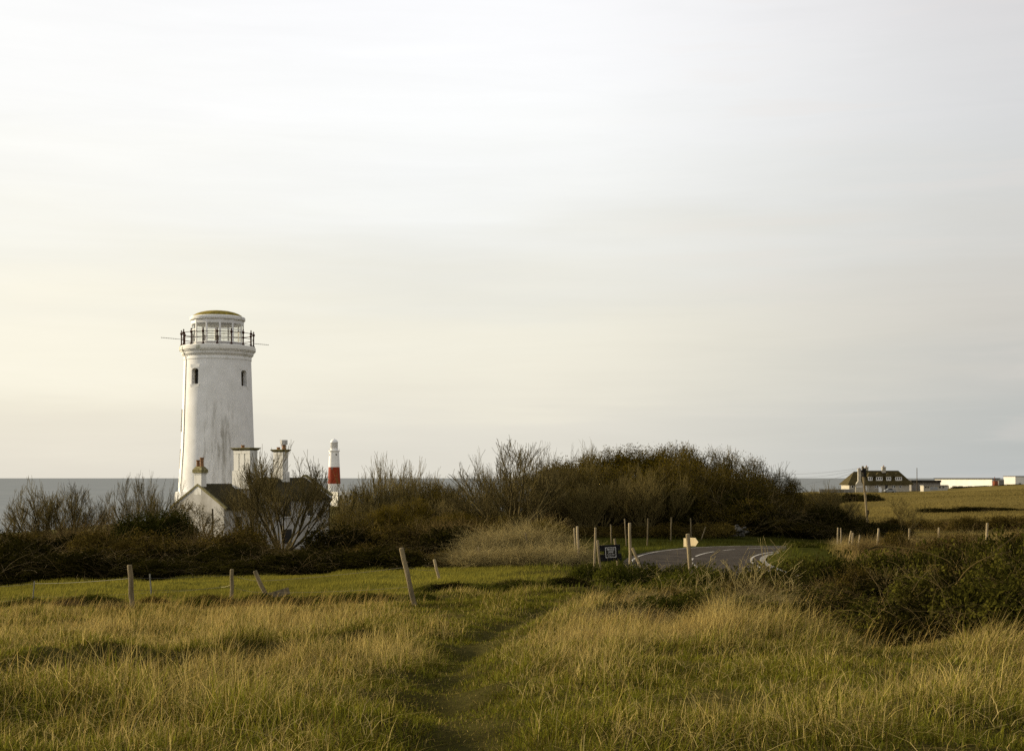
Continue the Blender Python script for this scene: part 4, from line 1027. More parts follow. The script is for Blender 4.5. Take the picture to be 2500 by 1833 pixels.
# private land sign
SD = 46.0
sg = thing('black_sign', 'black two-plank private land sign on two timber posts by the road', 'sign', at(1490, 1350, SD), math.radians(-6))
sg.rotation_euler = (math.radians(2), math.radians(-3.6), math.radians(-6))
S = SD / F
def sb(x0, x1, y0, y1, t0, t1): return MB().box((x0-1490)*S, (x1-1490)*S, t0, t1, (1350-y1)*S, (1350-y0)*S)
sb(1463.5, 1515, 1329.5, 1344, -.02, .02).build('plank', M['signblack'], sg, bevel=.004)
sb(1465, 1517, 1352, 1368.5, -.02, .02).build('plank', M['signblack'], sg, bevel=.004)
sb(1475, 1509, 1331, 1367.5, .021, .04).build('batten', M['signblack'], sg)
pl_ = sb(1478.2, 1504.4, 1335, 1360.6, -.032, -.022).build('sign_plate', M['signplate'], sg)
def rrect(w, h, r, n=6):
    out = []
    for cx_, cy_, a0_ in ((w-r, h-r, 0), (-w+r, h-r, 90), (-w+r, -h+r, 180), (w-r, -h+r, 270)):
        out += [(cx_ + r*math.cos(math.radians(a0_ + 90*k/n)), cy_ + r*math.sin(math.radians(a0_ + 90*k/n))) for k in range(n+1)]
    return out
wS, hS = 13.1*S, 12.8*S; cX, cZ = (1491.3-1490)*S, (1350-1347.8)*S
o_, i_ = rrect(wS, hS, .012), rrect(wS - 1.2*S, hS - 1.2*S, .035); n = len(o_)
MB().add([(cX+p, -.0345, cZ+z) for p, z in o_] + [(cX+p, -.0345, cZ+z) for p, z in i_], [(k, (k+1) % n, n+(k+1) % n, n+k) for k in range(n)]).build('border', M['signwhite'], pl_)
def text(body, cx_, cz_, size, parent, name, bold=.0, width=None):
    cu = bpy.data.curves.new(name, 'FONT'); cu.body = body; cu.align_x = 'CENTER'; cu.align_y = 'CENTER'; cu.size = size; cu.offset = bold; cu.extrude = .0006
    to = bpy.data.objects.new(name, cu); COL.objects.link(to); bpy.context.view_layer.update()
    me = bpy.data.meshes.new_from_object(to.evaluated_get(bpy.context.evaluated_depsgraph_get())); bpy.data.objects.remove(to)
    sx = 1
    if width:
        xs = [v.co.x for v in me.vertices]; sx = width / (max(xs) - min(xs))
    me.transform(Matrix(((sx, 0, 0, cx_), (0, 0, -1, -.0355), (0, 1, 0, cz_), (0, 0, 0, 1))))
    me.materials.clear(); me.materials.append(M['signwhite'])
    o = link(bpy.data.objects.new(name, me)); o.parent = parent; return o
text('PRIVATE', cX, cZ + 7.0*S, 5.6*S*1.2, pl_, 'lettering', .0022, 17.5*S)
text('LAND', cX, cZ + 1.0*S, 5.6*S*1.2, pl_, 'lettering', .0022, 12.6*S)
text('NO PUBLIC ACCESS', cX, cZ - 5.0*S, 2.6*S, pl_, 'lettering', .0006, 17*S)
text('NO RIGHT OF WAY', cX, cZ - 8.6*S, 2.6*S, pl_, 'lettering', .0006, 14.6*S)
for X, Y in ((1467.3, 1338), (1467.6, 1343), (1468.6, 1361), (1469, 1366), (1510.5, 1332.5), (1511, 1340), (1513.5, 1355.5), (1514, 1364)):
    sb(X-.5, X+.5, Y-.5, Y+.5, -.024, -.0205).build('bolt', M['stake'], sg)
inv = sg.matrix_basis.inverted()
for Xb, Xt, Yt, w_ in ((1468, 1458.5, 1318, 6.5), (1514, 1500.5, 1314.5, 6.2)):
    Dp = SD + .09 if Xt > 1480 else SD + .02
    xb = (Xb-1250)/F*Dp; base = Vector((xb, Dp, gz(xb, Dp)-.25)); top = at(Xt, Yt, Dp); r = w_*S/2
    m_ = MB().tube([inv @ base, inv @ ((base+top)/2), inv @ top], [r*1.05, r, r*.95], 10)
    m_.build('post', M['wood'], sg, smooth=True)
# waymarker
xb = (1693-1250)/F*33; base = Vector((xb, 33, gz(xb, 33)-.3)); top = at(1679, 1304, 33); L_ = top - base
wm = thing('waymarker_post', 'timber waymarker post with yellow arrow plates beside the road', 'waymarker', base)
MB().tube([L_*k/5 for k in range(6)] + [L_ + L_.normalized()*.015], [.056, .054, .053, .052, .051, .05, .036], 12).build('post', M['wood'], wm, smooth=True)
nn = Vector((-.66, -.75, 0)); aa = Vector((.75, -.66, 0))
def plate(X, Y, poly, D_):
    c = at(X, Y, D_) - base; vs = [c + aa*p + Vector((0, 0, z)) + nn*t_ for t_ in (0, -.012) for p, z in poly]; n = len(poly)
    MB().add(vs, [tuple(range(n)), tuple(range(2*n-1, n-1, -1))] + [(i, n+i, n+(i+1) % n, (i+1) % n) for i in range(n)]).build('arrow_plate', M['yellow'], wm)
plate(1693, 1322.5, [(-.12, -.1), (.06, -.1), (.135, 0), (.05, .1), (-.12, .1)], 33.09)
plate(1675.2, 1324, [(-.075, -.105), (.02, -.105), (.02, .105), (-.075, .105)], 33.04)
# utility poles and lines
def pole(label, Xb, Xt, Yt, D, w_, mat, extra=None):
    xb = (Xb-1250)/F*D; base = Vector((xb, D, gz(xb, D)-.3)); L_ = at(Xt, Yt, D) - base; r = w_/F*D/2
    t = thing('utility_pole', label, 'pole', base)
    MB().tube([L_*k/6 for k in range(7)], [r*(1.1-.03*k) for k in range(7)], 10).build('pole', M[mat], t, smooth=True)
    return t, L_, r
UP, L_, r = pole('leaning telegraph pole standing in front of the hipped house', 2118.5, 2106, 1137.5, 160, 5.6, 'wood')
MB().box(L_.x-.05, L_.x+.38, L_.y-.12, L_.y+.12, L_.z-1.25, L_.z-.25).build('switch_box', M['black'], UP)
MB().box(L_.x-.2, L_.x+.05, L_.y-.18, L_.y+.18, L_.z-.7, L_.z-.45).build('bracket', M['black'], UP)
MB().tube([(L_.x-.12, L_.y, L_.z-.2), (L_.x+.26, L_.y, L_.z-.2)], .03, 6).build('crossbar', M['iron'], UP)
MB().box(L_.x*.35+.06, L_.x*.35+.32, L_.y-.1, L_.y+.12, L_.z*.12+.5, L_.z*.12+1.0).build('junction_box', M['black'], UP)
P2, L2, _ = pole('thin telegraph pole rising from the shrubs against the sea', 1903, 1902, 1154, 175, 2.6, 'darkwood')
P3, L3, _ = pole('slim dark pole standing at the gable of the hipped house', 2239, 2238.6, 1142, 455, 1.7, 'darkwood')
wa = UP.location + L_; wb_ = P2.location + L2
wire('overhead_wire', 'upper overhead line from the leaning telegraph pole to the thin pole', [wa + Vector((-.1, 0, -.18)), wb_ + Vector((0, 0, -.15))], .014, 'black', 'cable', sag=.25)
wire('overhead_wire', 'lower sagging overhead line between the two telegraph poles', [wa + Vector((-.1, .1, -.25)), wb_ + Vector((0, .1, -.45))], .012, 'black', 'cable', sag=.5)
wire('overhead_wire', 'overhead line dropping from the telegraph pole away over the sea', [wa + Vector((-.1, .2, -.5)), at(1985, 1178, 330), at(1905, 1196, 420)], .02, 'black', 'cable', sag=.2)
wire('overhead_wire', 'overhead line running on behind the thicket from the thin pole', [wb_ + Vector((0, 0, -.15)), at(1840, 1164, 190)], .014, 'black', 'cable', sag=.1)
# fragments of dry stone wall across the road
def stonewall(label, X0, X1, D, h, seed):
    rnd = random.Random(seed); x0, x1 = (X0-1250)/F*D, (X1-1250)/F*D; m_ = MB(); ox = (x0+x1)/2; oz = gz(ox, D)
    for row in range(int(h/.13)):
        x = x0
        while x < x1:
            w_ = rnd.uniform(.14, .42); hh_ = rnd.uniform(.08, .15)
            if rnd.random() > .16 * row:
                c = [(x-ox+rnd.uniform(-.02, .02), y_ + rnd.uniform(-.05, .05), row*.13 + (hh_ if zz_ else 0) + rnd.uniform(-.015, .015)) for zz_ in (0, 1) for y_ in (-.2, .2) for _ in (0,)]
                b0, b1 = x-ox, x-ox+w_*.94; yj = rnd.uniform(-.04, .04)
                m_.hexa([(b0, -.2+yj, row*.13), (b1, -.2-yj, row*.13), (b1, .2, row*.13), (b0, .2, row*.13), (b0+.03, -.17+yj, row*.13+hh_), (b1-.04, -.18, row*.13+hh_*.9), (b1-.03, .18, row*.13+hh_), (b0+.02, .18, row*.13+hh_)])
            x += w_
    tag(m_.build('stone_wall', M['stone'], None, loc=(ox, D, oz), bevel=.02), label, 'wall')
stonewall('low dry stone wall in deep shade under the thicket across the road', 1738, 1800, 90, .5, 3)
stonewall('broken end of dry stone wall showing low at the field hedge across the road', 1888, 1980, 94, .27, 4)
g_ = random.Random(9); m_ = MB()
for k in range(11):
    a_ = g_.uniform(-.35, .35); b_ = g_.uniform(-.2, .2); z0 = g_.uniform(0, .75); s_ = g_.uniform(.12, .22)
    m_.hexa([(a_-s_, b_-s_, z0), (a_+s_*.8, b_-s_, z0+.05), (a_+s_, b_+s_, z0), (a_-s_, b_+s_, z0), (a_-s_*.6, b_-s_*.7, z0+s_), (a_+s_*.5, b_-s_*.8, z0+s_*1.1), (a_+s_*.7, b_+s_*.6, z0+s_), (a_-s_*.7, b_+s_*.7, z0+s_*.9)])
gx_ = (1812-1250)/F*86
tag(m_.build('stone_heap', M['stone'], None, loc=(gx_, 86, gz(gx_, 86) + .1), bevel=.03), 'pale jagged heap of stones in the dark gap under the thicket', 'stones')

# ------------------------------------------------------------------ planting
def row(kinds, xs, D, top, W, label, group, jx=25, jd=1.5, jt=10, jw=.2):
    for k, X in enumerate(xs):
        t_ = top(X) if callable(top) else top
        plant(kinds[(k*7 + int(X)) % len(kinds)], X + prand.uniform(-jx, jx), D + prand.uniform(-jd, jd), t_ + prand.uniform(-jt, jt), W * prand.uniform(1-jw, 1+jw), label, group)
BR = ['bramble0', 'bramble1', 'bramble2']; BW = ['brown0', 'brown1']; TH = ['thick0', 'thick1', 'thick2']
# low hedge behind the mown field
row(BR, range(-80, 1010, 92), 54, lambda X: 1356 + (8 if X < 700 else -2), 205, 'dark bramble mound in the low hedge along the far edge of the mown field', 'bramble mounds of the low hedge')
row(BR + BW, range(-60, 1000, 105), 60, lambda X: 1342 + 8*math.sin(X/90), 210, 'brownish bramble mound rising just behind the front of the low hedge', 'brambles behind the low hedge')
row(BW + ['bramble1'], [-40, 60, 150, 240, 330, 430, 520, 600], 70, lambda X: 1316 + 10*math.sin(X/60), 220, 'rusty brown scrub in the middle of the bank below the bare trees', 'rusty scrub on the bank')
for X, D, Yt, W, k, lab in ((180, 74, 1280, 150, 'redscrub0', 'tawny twiggy bush below the leftmost bare trees'), (268, 76, 1256, 140, 'redscrub1', 'reddish twiggy bush rising left of the dark evergreen'),
                            (345, 74, 1272, 170, 'evergreen0', 'dark glossy evergreen bush on the bank left of the cottage'), (420, 80, 1262, 150, 'evergreen1', 'small dark evergreen bush next to the cottage gable'),
                            (510, 78, 1282, 170, 'redscrub0', 'russet scrub bush below the cottage gable'), (600, 84, 1296, 150, 'brown1', 'brown scrub bush at the foot of the big bare tree'),
                            (565, 82, 1318, 110, 'evergreen1', 'dark rounded evergreen in front of the cottage wall'), (75, 72, 1312, 150, 'brown0', 'brown scrub bush by the sea at the end of the bank')):
    plant(k, X, D, Yt, W, lab)
# bare trees against the sea, left
for X, D, Yt, W, k, lab in ((112, 86, 1188, 190, 'fan1', 'spreading bare tree leaning left, first of the row against the sea'), (168, 88, 1187, 170, 'fan0', 'bare tree with dense crown in the row against the sea'),
                            (222, 90, 1200, 120, 'bare0', 'small bare tree at the end of the row against the sea'), (300, 88, 1182, 110, 'bare1', 'bare tree between the sea row and the lighthouse'),
                            (340, 86, 1166, 150, 'fan0', 'taller bare tree near the left side of the white lighthouse'), (385, 90, 1170, 120, 'vase1', 'bare tree touching the foot of the white lighthouse'),
                            (474, 100, 1226, 140, 'thick0', 'small round bare bush in front of the cottage gable'), (425, 104, 1246, 110, 'thick2', 'low bare shrub beside the cottage gable'),
                            (628, 106, 1132, 140, 'vase2', 'tall bare tree covering the front of the cottage'), (690, 104, 1108, 235, 'fan1', 'biggest bare tree in front of the cottage roof'),
                            (608, 110, 1165, 110, 'vase1', 'thin bare tree between the cottage chimneys and the gable'),):
    plant(k, X, D, Yt, W, lab, 'bare trees around the cottage')
# scrub right of the cottage
WD = ['wand0', 'wand1', 'wand2']
for X, D, Yt, W, k, lab in ((856, 98, 1196, 90, 'wand1', 'bare wand shrub next to the cottage corner'), (880, 102, 1170, 110, 'wand0', 'upright bare shrub right of the striped lighthouse'),
                            (925, 104, 1128, 120, 'wand2', 'tall upright bare shrub with a pale feathery top'), (965, 106, 1120, 120, 'wand1', 'tallest upright bare shrub between the lighthouses and the thicket'),
                            (1010, 104, 1150, 110, 'wand0', 'upright bare shrub sloping down from the tallest one'), (1055, 106, 1160, 110, 'wand2', 'low upright bare shrub crossing the sea horizon'),
                            (1095, 110, 1172, 110, 'wand1', 'low bare shrub just left of the wide bare tree')):
    plant(k, X, D, Yt, W, lab, 'upright bare shrubs right of the cottage')
row(WD + ['olive0'], range(880, 1180, 50), 92, lambda X: 1212 + .03*(X-830), 130, 'dense twiggy shrub below the upright bare shrubs', 'twiggy shrubs right of the cottage')
row(TH + ['olive1'], range(885, 1240, 75), 86, 1250, 150, 'dark dense shrub at the foot of the upright bare shrubs', 'dark shrubs right of the cottage', jt=14)
row(BW + BR, range(842, 1260, 82), 74, 1296, 190, 'brown bramble mound in the bank right of the cottage', 'brambles right of the cottage', jt=12)
for X, D, Yt, W, k, lab in ((1085, 76, 1262, 150, 'redscrub1', 'reddish twiggy bush left of the wide bare tree'), (1150, 80, 1270, 130, 'redscrub0', 'russet twiggy bush at the foot of the wide bare tree'),
                            (1010, 76, 1290, 130, 'redscrub0', 'russet bush beyond the tall leaning field post')):
    plant(k, X, D, Yt, W, lab)
row(TH + WD, range(872, 1235, 42), 101, lambda X: 1178 - 6*math.sin(X/37), 125, 'twiggy shrub in the belt joining the cottage scrub to the wide bare tree', 'twiggy shrub belt', jt=6)
# wide bare tree and its neighbours
for X, D, Yt, W, k, lab in ((1240, 88, 1084, 270, 'fan0', 'wide vase-shaped bare tree standing clear of the thicket'), (1232, 92, 1110, 170, 'vase1', 'bare tree tucked inside the wide vase-shaped one'),
                            (1335, 96, 1100, 160, 'vase1', 'thin bare tree at the left end of the thicket'), (1388, 98, 1100, 150, 'vase0', 'thin bare tree whose twigs rise above the leafy thicket top'),
                            (1300, 92, 1140, 150, 'fan1', 'low bare tree between the wide one and the thicket'), (1440, 104, 1092, 140, 'vase2', 'bare tree poking through the leafy top of the thicket')):
    plant(k, X, D, Yt, W, lab, 'bare trees at the thicket')
# the big thicket
def dome(X):
    pts = [(1280, 1190), (1340, 1150), (1400, 1122), (1450, 1110), (1500, 1102), (1560, 1100), (1600, 1106), (1660, 1092), (1720, 1100), (1770, 1106), (1830, 1124), (1885, 1152), (1935, 1182), (2000, 1212)]
    return float(np.interp(X, [p[0] for p in pts], [p[1] for p in pts]))
GT = 'dense shrubs of the big thicket across the road'
row(['olive0', 'olive1'], range(1375, 1650, 38), 106, lambda X: dome(X) - 2, 170, 'olive-topped leafy shrub forming the rounded crest of the thicket', GT, jt=4)
row(['thick2', 'thick1', 'wand1', 'thick0'], range(1640, 1950, 36), 104, lambda X: dome(X) - 8, 150, 'bare-twigged shrub on the right shoulder of the thicket', GT, jt=6)
row(TH, range(1300, 1900, 62), 99, lambda X: dome(X) + 30, 170, 'dense brown shrub in the middle face of the thicket', GT, jt=10)
row(TH + ['bare1'], range(1320, 1900, 66), 95, lambda X: dome(X) + 75, 165, 'dense brown shrub low in the face of the thicket', GT, jt=16)
row(['bramble0', 'thick0', 'bramble2', 'bramble1'], range(1540, 1990, 42), 96, lambda X: max(dome(X) + 95, 1225), 150, 'dark shrub at the shaded foot of the thicket beside the road', GT, jt=14)
row(BW + BR, range(1310, 1720, 68), 88, 1288, 140, 'brown bramble mound at the foot of the thicket behind the thin posts', 'brambles at the foot of the thicket', jt=8)
# shrubs from the thicket to the telegraph pole
row(WD + ['vase0', 'bare1'], range(1350, 1640, 46), 92, lambda X: dome(X) + 52, 120, 'brown bare shrub with upright stems in the front face of the thicket', GT, jt=14)
GS = 'dark bare shrubs at the right end of the thicket'
for X, D, Yt, W, k, lab in ((1915, 112, 1190, 110, 'thick2', 'dark shrub at the right tip of the thicket by the thin pole'), (1960, 108, 1196, 120, 'vase1', 'dark bare shrub between the thicket and the field'),
                            (1998, 106, 1188, 120, 'fan1', 'dark bare shrub with tufted twigs against the tan field'), (2040, 104, 1194, 125, 'fan0', 'dark bare shrub spreading right toward the telegraph pole'),
                            (2072, 106, 1222, 90, 'vase2', 'last low bare shrub before the telegraph pole')):
    plant(k, X, D, Yt, W, lab, GS)
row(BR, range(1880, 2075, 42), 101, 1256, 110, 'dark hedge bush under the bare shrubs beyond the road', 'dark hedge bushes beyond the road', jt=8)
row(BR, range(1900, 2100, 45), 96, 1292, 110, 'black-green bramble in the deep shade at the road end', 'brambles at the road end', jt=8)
row(TH, [1925, 1955, 1985, 2012], 185, lambda X: 1205 + (X-1925)*.12, 75, 'distant dark shrub on the slope between the thicket and the sea', 'distant shrubs by the sea', jt=3, jx=8)
row(BR, [1985, 2020, 2060, 2098, 2130], 330, 1207, 58, 'distant low bramble patch below the hipped house', 'distant brambles below the house', jt=2, jx=12, jd=8)
row(BR, [2095, 2135, 2175], 100, lambda X: 1278 + (X-2095)*.1, 110, 'dark bramble behind the corner of the pale post fence', 'brambles at the fence corner', jt=4, jx=10)
row(BR, range(2275, 2560, 44), 215, lambda X: 1242 - (4 if 2330 < X < 2480 else 0), 76, 'bramble clump of the dark hedge across the tan field', 'bramble clumps of the field hedge', jt=3, jx=10, jd=5)
row(BW + BR, range(2190, 2560, 58), 128, lambda X: 1268 - (X-2190)*.01, 100, 'dark brown scrub along the near edge of the tan field', 'scrub along the near field edge', jt=5, jx=16, jd=4)
plant('bare2', 2212, 120, 1212, 105, 'lone bare sapling standing at the near edge of the tan field')
row(BR, [2348, 2368, 2392, 2414, 2446, 2466, 2490], 505, lambda X: 1188 - (X-2348)*.025, 34, 'distant bramble clump in front of the white shed', 'distant brambles at the white shed', jt=1.5, jx=6, jd=5)
# reddish scrub behind the right brambles
row(['redscrub0', 'redscrub1', 'straw0', 'brown0'], range(2120, 2620, 48), 61, lambda X: 1298 + (2500-X)*.03, 130, 'reddish brown scrub around the pale field posts', 'reddish scrub around the right posts', jt=10)
row(['redscrub1', 'brown1', 'redscrub0'], range(2180, 2660, 66), 50, lambda X: 1312 + (2500-X)*.05, 150, 'rusty bramble scrub behind the dark foreground brambles', 'rusty scrub behind the brambles', jt=12)
row(['straw0', 'straw1'], [2045, 2085, 2125], 76, 1326, 75, 'pale tuft of dry stems at the corner of the pale post fence', 'dry tufts at the fence corner', jt=5, jx=8)
# straw coloured scrub mound left of the sign
row(['straw0', 'straw1'], [1170, 1225, 1275, 1325], 64, lambda X: 1288 - .08*(X-1170), 150, 'straw-coloured tangle of dry stems on the mound left of the sign', 'straw tangle left of the sign', jt=8)
row(['straw1', 'straw0'], [1130, 1185, 1240, 1300, 1360, 1405], 55, lambda X: 1330 - .05*(X-1170), 140, 'pale dry stems at the foot of the mound left of the sign', 'dry stems below the mound', jt=8)
row(['brown0', 'straw0', 'redscrub1', 'brown1'], [1215, 1262, 1308, 1352], 72, lambda X: 1272 - .02*(X-1215), 120, 'brown and straw scrub on the crest of the mound left of the sign', 'scrub on the mound crest', jt=7)
for X, D, Yt, W, k, lab in ((1245, 52, 1300, 100, 'deadstalk1', 'tall pale dead stalks standing in the straw tangle'), (1350, 50, 1330, 90, 'deadstalk0', 'pale dead stalks at the foot of the straw mound by the pale posts'), (1120, 50, 1345, 90, 'deadstalk2', 'dead stalks at the edge of the mown field by the mound')):
    plant(k, X, D, Yt, W, lab)
plant('olive0', 1340, 70, 1268, 130, 'olive green bush on top of the straw-coloured mound')
row(['straw0', 'brown1'], [955, 1020, 1085], 56, 1356, 110, 'dry brown scrub at the end of the mown field', 'scrub at the end of the mown field', jt=8)
# low green weeds crossing to the sign
row(['weed0', 'weed1', 'bramble1'], range(1060, 1420, 48), 37.5, lambda X: 1436 - .06*(X-1060), 120, 'low dark green weed clump along the bank below the straw mound', 'low green weeds below the mound', jt=5, jd=1)
row(['weed1', 'weed0'], range(1440, 1720, 38), 41, 1389, 110, 'low green weed clump in front of the sign and road', 'low green weeds in front of the road', jt=6, jd=1)
row(['weed0', 'near1'], [700, 770, 850, 930, 1010], 34.5, 1466, 110, 'small dark weed clump at the foot of the field fence', 'small weeds along the field fence', jt=5, jd=1)
row(['weed0', 'brown0'], [60, 150, 250, 380, 470, 540, 610], 35, 1466, 110, 'dark dry weed clump at the near edge of the mown field', 'dry weeds along the field edge', jt=6, jd=1)
# brambles in front of the road and at the right
GN = 'foreground brambles beside the road'
NR = ['near0', 'near1', 'near2']
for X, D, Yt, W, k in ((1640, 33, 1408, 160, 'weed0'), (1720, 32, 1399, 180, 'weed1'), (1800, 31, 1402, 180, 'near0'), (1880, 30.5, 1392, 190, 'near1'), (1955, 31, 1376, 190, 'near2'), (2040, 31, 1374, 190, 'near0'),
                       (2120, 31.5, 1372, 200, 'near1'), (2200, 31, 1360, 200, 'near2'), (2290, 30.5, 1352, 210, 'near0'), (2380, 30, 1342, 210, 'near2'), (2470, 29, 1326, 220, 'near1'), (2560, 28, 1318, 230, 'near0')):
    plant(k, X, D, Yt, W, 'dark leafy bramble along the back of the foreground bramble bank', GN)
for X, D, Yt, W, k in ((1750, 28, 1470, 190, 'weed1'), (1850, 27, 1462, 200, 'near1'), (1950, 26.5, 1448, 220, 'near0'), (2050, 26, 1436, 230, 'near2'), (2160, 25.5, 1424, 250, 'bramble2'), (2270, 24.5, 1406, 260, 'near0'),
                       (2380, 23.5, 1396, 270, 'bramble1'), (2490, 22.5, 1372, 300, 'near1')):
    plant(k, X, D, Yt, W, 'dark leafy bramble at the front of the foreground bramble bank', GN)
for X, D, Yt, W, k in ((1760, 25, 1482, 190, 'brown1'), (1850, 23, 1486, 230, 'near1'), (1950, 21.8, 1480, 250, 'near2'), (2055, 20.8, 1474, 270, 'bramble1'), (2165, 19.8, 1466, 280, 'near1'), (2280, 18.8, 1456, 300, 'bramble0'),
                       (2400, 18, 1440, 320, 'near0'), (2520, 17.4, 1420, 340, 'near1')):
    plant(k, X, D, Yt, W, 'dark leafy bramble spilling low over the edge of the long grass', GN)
row(['redscrub0', 'straw1', 'redscrub1', 'brown0'], range(1860, 2560, 70), 27.5, lambda X: 1432 - .1*(X-1860), 190, 'rusty and buff dead canes showing through the dark foreground brambles', 'dead canes among the foreground brambles', jt=14, jd=2)
row(['weed0', 'redscrub1', 'straw0', 'weed1', 'brown0'], range(1540, 1880, 40), 28.5, lambda X: 1436 - .02*(X-1540), 150, 'brown and green weed tangle between the long grass and the road', 'weed tangle in front of the road', jt=12, jd=1.5)
row(['weed1', 'redscrub0', 'weed0', 'near1', 'straw1'], range(1490, 1900, 42), 25.3, lambda X: 1466 - .01*(X-1490), 160, 'brown and green tangle of weeds at the back of the long grass', 'weed tangle at the back of the long grass', jt=12, jd=1)
row(['redscrub1', 'straw0', 'weed0', 'brown0'], range(1600, 1920, 54), 23.2, 1496, 165, 'buff and brown dead stems at the back edge of the long grass', 'dead stems at the edge of the long grass', jt=10, jd=.7)
row(['redscrub0', 'redscrub1'], [600, 652, 705, 300, 190], 33.5, 1462, 75, 'reddish dead dock stalks at the field fence', 'dead docks along the field fence', jt=6, jd=.5)
row(['weed0', 'weed1'], [1958, 1985, 2012, 2030], 66, 1338, 60, 'dark green weeds on the inner grass verge of the bend', 'weeds on the inner verge', jt=5, jx=8)
for k_, (pts_, r_) in enumerate((([(2118, 1342, 27), (2150, 1334, 27), (2230, 1341, 26.5), (2310, 1366, 26), (2345, 1402, 25.6)], .016), ([(2330, 1432, 22), (2362, 1390, 22), (2410, 1360, 22), (2470, 1345, 22.4)], .011),
                           ([(2290, 1455, 20), (2340, 1418, 20), (2420, 1412, 20.3), (2480, 1440, 20.5)], .010), ([(2380, 1400, 23), (2430, 1345, 23.5), (2490, 1300, 24)], .012), ([(2200, 1470, 21), (2236, 1425, 21), (2262, 1400, 21.2), (2290, 1392, 21.5)], .008))):
    P_ = catmull([tuple(at(X, Y, D)) for X, Y, D in pts_], 6); o0 = Vector(P_[0])
    tag(MB().tube([Vector(p) - o0 for p in P_], list(np.linspace(r_, r_*.5, len(P_))), 6).build('bramble_cane', M['twigred' if k_ % 2 else 'twigdark'], None, smooth=True, loc=o0),
        ('long thick dark cane arching over the top of the foreground brambles', 'pale brown cane curving up through the brambles near the right edge', 'cane bowing over low in the rusty tangle of dead brambles',
         'steep cane rising out of the brambles at the right edge', 'short curved cane in the middle of the dark brambles')[k_], 'bramble cane')
for X, D, Yt, W, k, lab in ((1700, 25.5, 1462, 170, 'straw0', 'dry buff tangle below the waymarker at the edge of the long grass'), (1790, 25.2, 1452, 180, 'redscrub1', 'buff and rusty stems below the tallest dead plant'), (1880, 25, 1450, 170, 'straw1', 'dry stems mixed into the brambles below the inner verge')):
    plant(k, X, D, Yt, W, lab)
for X, D, Yt, W, k, lab in ((2440, 19, 1440, 240, 'redscrub1', 'tangle of rusty bramble canes spilling into the long grass'), (2300, 18.6, 1490, 220, 'redscrub0', 'rusty dead bramble canes in front of the dark brambles'),
                            (2540, 18.5, 1410, 280, 'redscrub0', 'large tangle of rusty canes at the edge of the foreground')):
    plant(k, X, D, Yt, W, lab)
GDs = 'pale branching dead plants in front of the road'
for X, D, Yt, W, k, lab in ((1700, 26.5, 1345, 150, 'deadstalk0', 'pale dead plant with forked stems beside the waymarker'), (1810, 26, 1310, 170, 'deadstalk1', 'tallest pale dead plant with forked stems standing against the road'),
                            (1862, 27, 1322, 150, 'deadstalk2', 'slender pale dead plant against the road by the inner verge'), (1640, 29, 1385, 120, 'deadstalk2', 'short pale dead plant left of the waymarker'),
                            (1760, 27.5, 1390, 140, 'deadstalk1', 'low pale dead plant between the waymarker and the tall one'), (1905, 28, 1370, 130, 'deadstalk0', 'pale dead plant leaning over the inner edge of the road bend')):
    plant(k, X, D, Yt, W, lab, GDs)
for X, D, Yt, W, k, lab in ((1830, 24.5, 1425, 200, 'straw0', 'dry tangle of stems where the brambles meet the long grass'), (1700, 27, 1450, 170, 'straw1', 'dry tangle of stems at the foot of the waymarker')):
    plant(k, X, D, Yt, W, lab)

# ------------------------------------------------------------------ grass
def blades(name, x, y, h, w, col, lean, segs, label, z0=None, spread=.25, tip=.12):
    n = len(x); g = np.random.default_rng(n)
    z = H(x, y) - .02 if z0 is None else z0
    base = np.stack([x, y, z], 1)
    az = g.uniform(0, 2*PI, n); amt = np.abs(g.normal(0, spread, n))
    L_ = np.stack([np.cos(az)*amt + lean[:, 0], np.sin(az)*amt + lean[:, 1], np.zeros(n)], 1)
    wa_ = g.uniform(0, PI, n); W = np.stack([np.cos(wa_), np.sin(wa_), np.zeros(n)], 1) * (w/2)[:, None]
    ll = np.linalg.norm(L_, axis=1)
    V = []
    for k in range(segs + 1):
        t_ = k/segs
        c = base + L_ * (h * t_**1.8)[:, None]
        c[:, 2] += h * t_ * (1 - .38 * np.minimum(ll, 1.6) * t_)
        s = (1 - .25*t_) if k < segs else tip
        V += [c - W*s, c + W*s]
    V = np.stack(V, 1).reshape(-1, 3); nv = 2*(segs+1)
    q_ = np.array([[2*k, 2*k+1, 2*k+3, 2*k+2] for k in range(segs)])
    fs = (np.arange(n)[:, None, None]*nv + q_[None]).reshape(-1, 4)
    me = np_mesh(name, V, fs, M['grass'], col=np.repeat(col, nv, axis=0), smooth=True)
    return tag(link(bpy.data.objects.new(name, me)), label, 'grass', kind='stuff')

def sector(D0, D1, n, g, margin=3.0, k=.41):
    yy = []; xx = []
    while sum(map(len, xx)) < n:
        y = g.uniform(D0, D1, n); hw = k*y + margin; keep = g.random(n) < hw/(k*D1 + margin)
        y = y[keep]; xx.append(g.uniform(-1, 1, len(y))*(k*y + margin)); yy.append(y)
    return np.concatenate(xx)[:n], np.concatenate(yy)[:n]
def area(D0, D1, margin=3.0, k=.41): return k*(D1*D1 - D0*D0) + 2*margin*(D1 - D0)

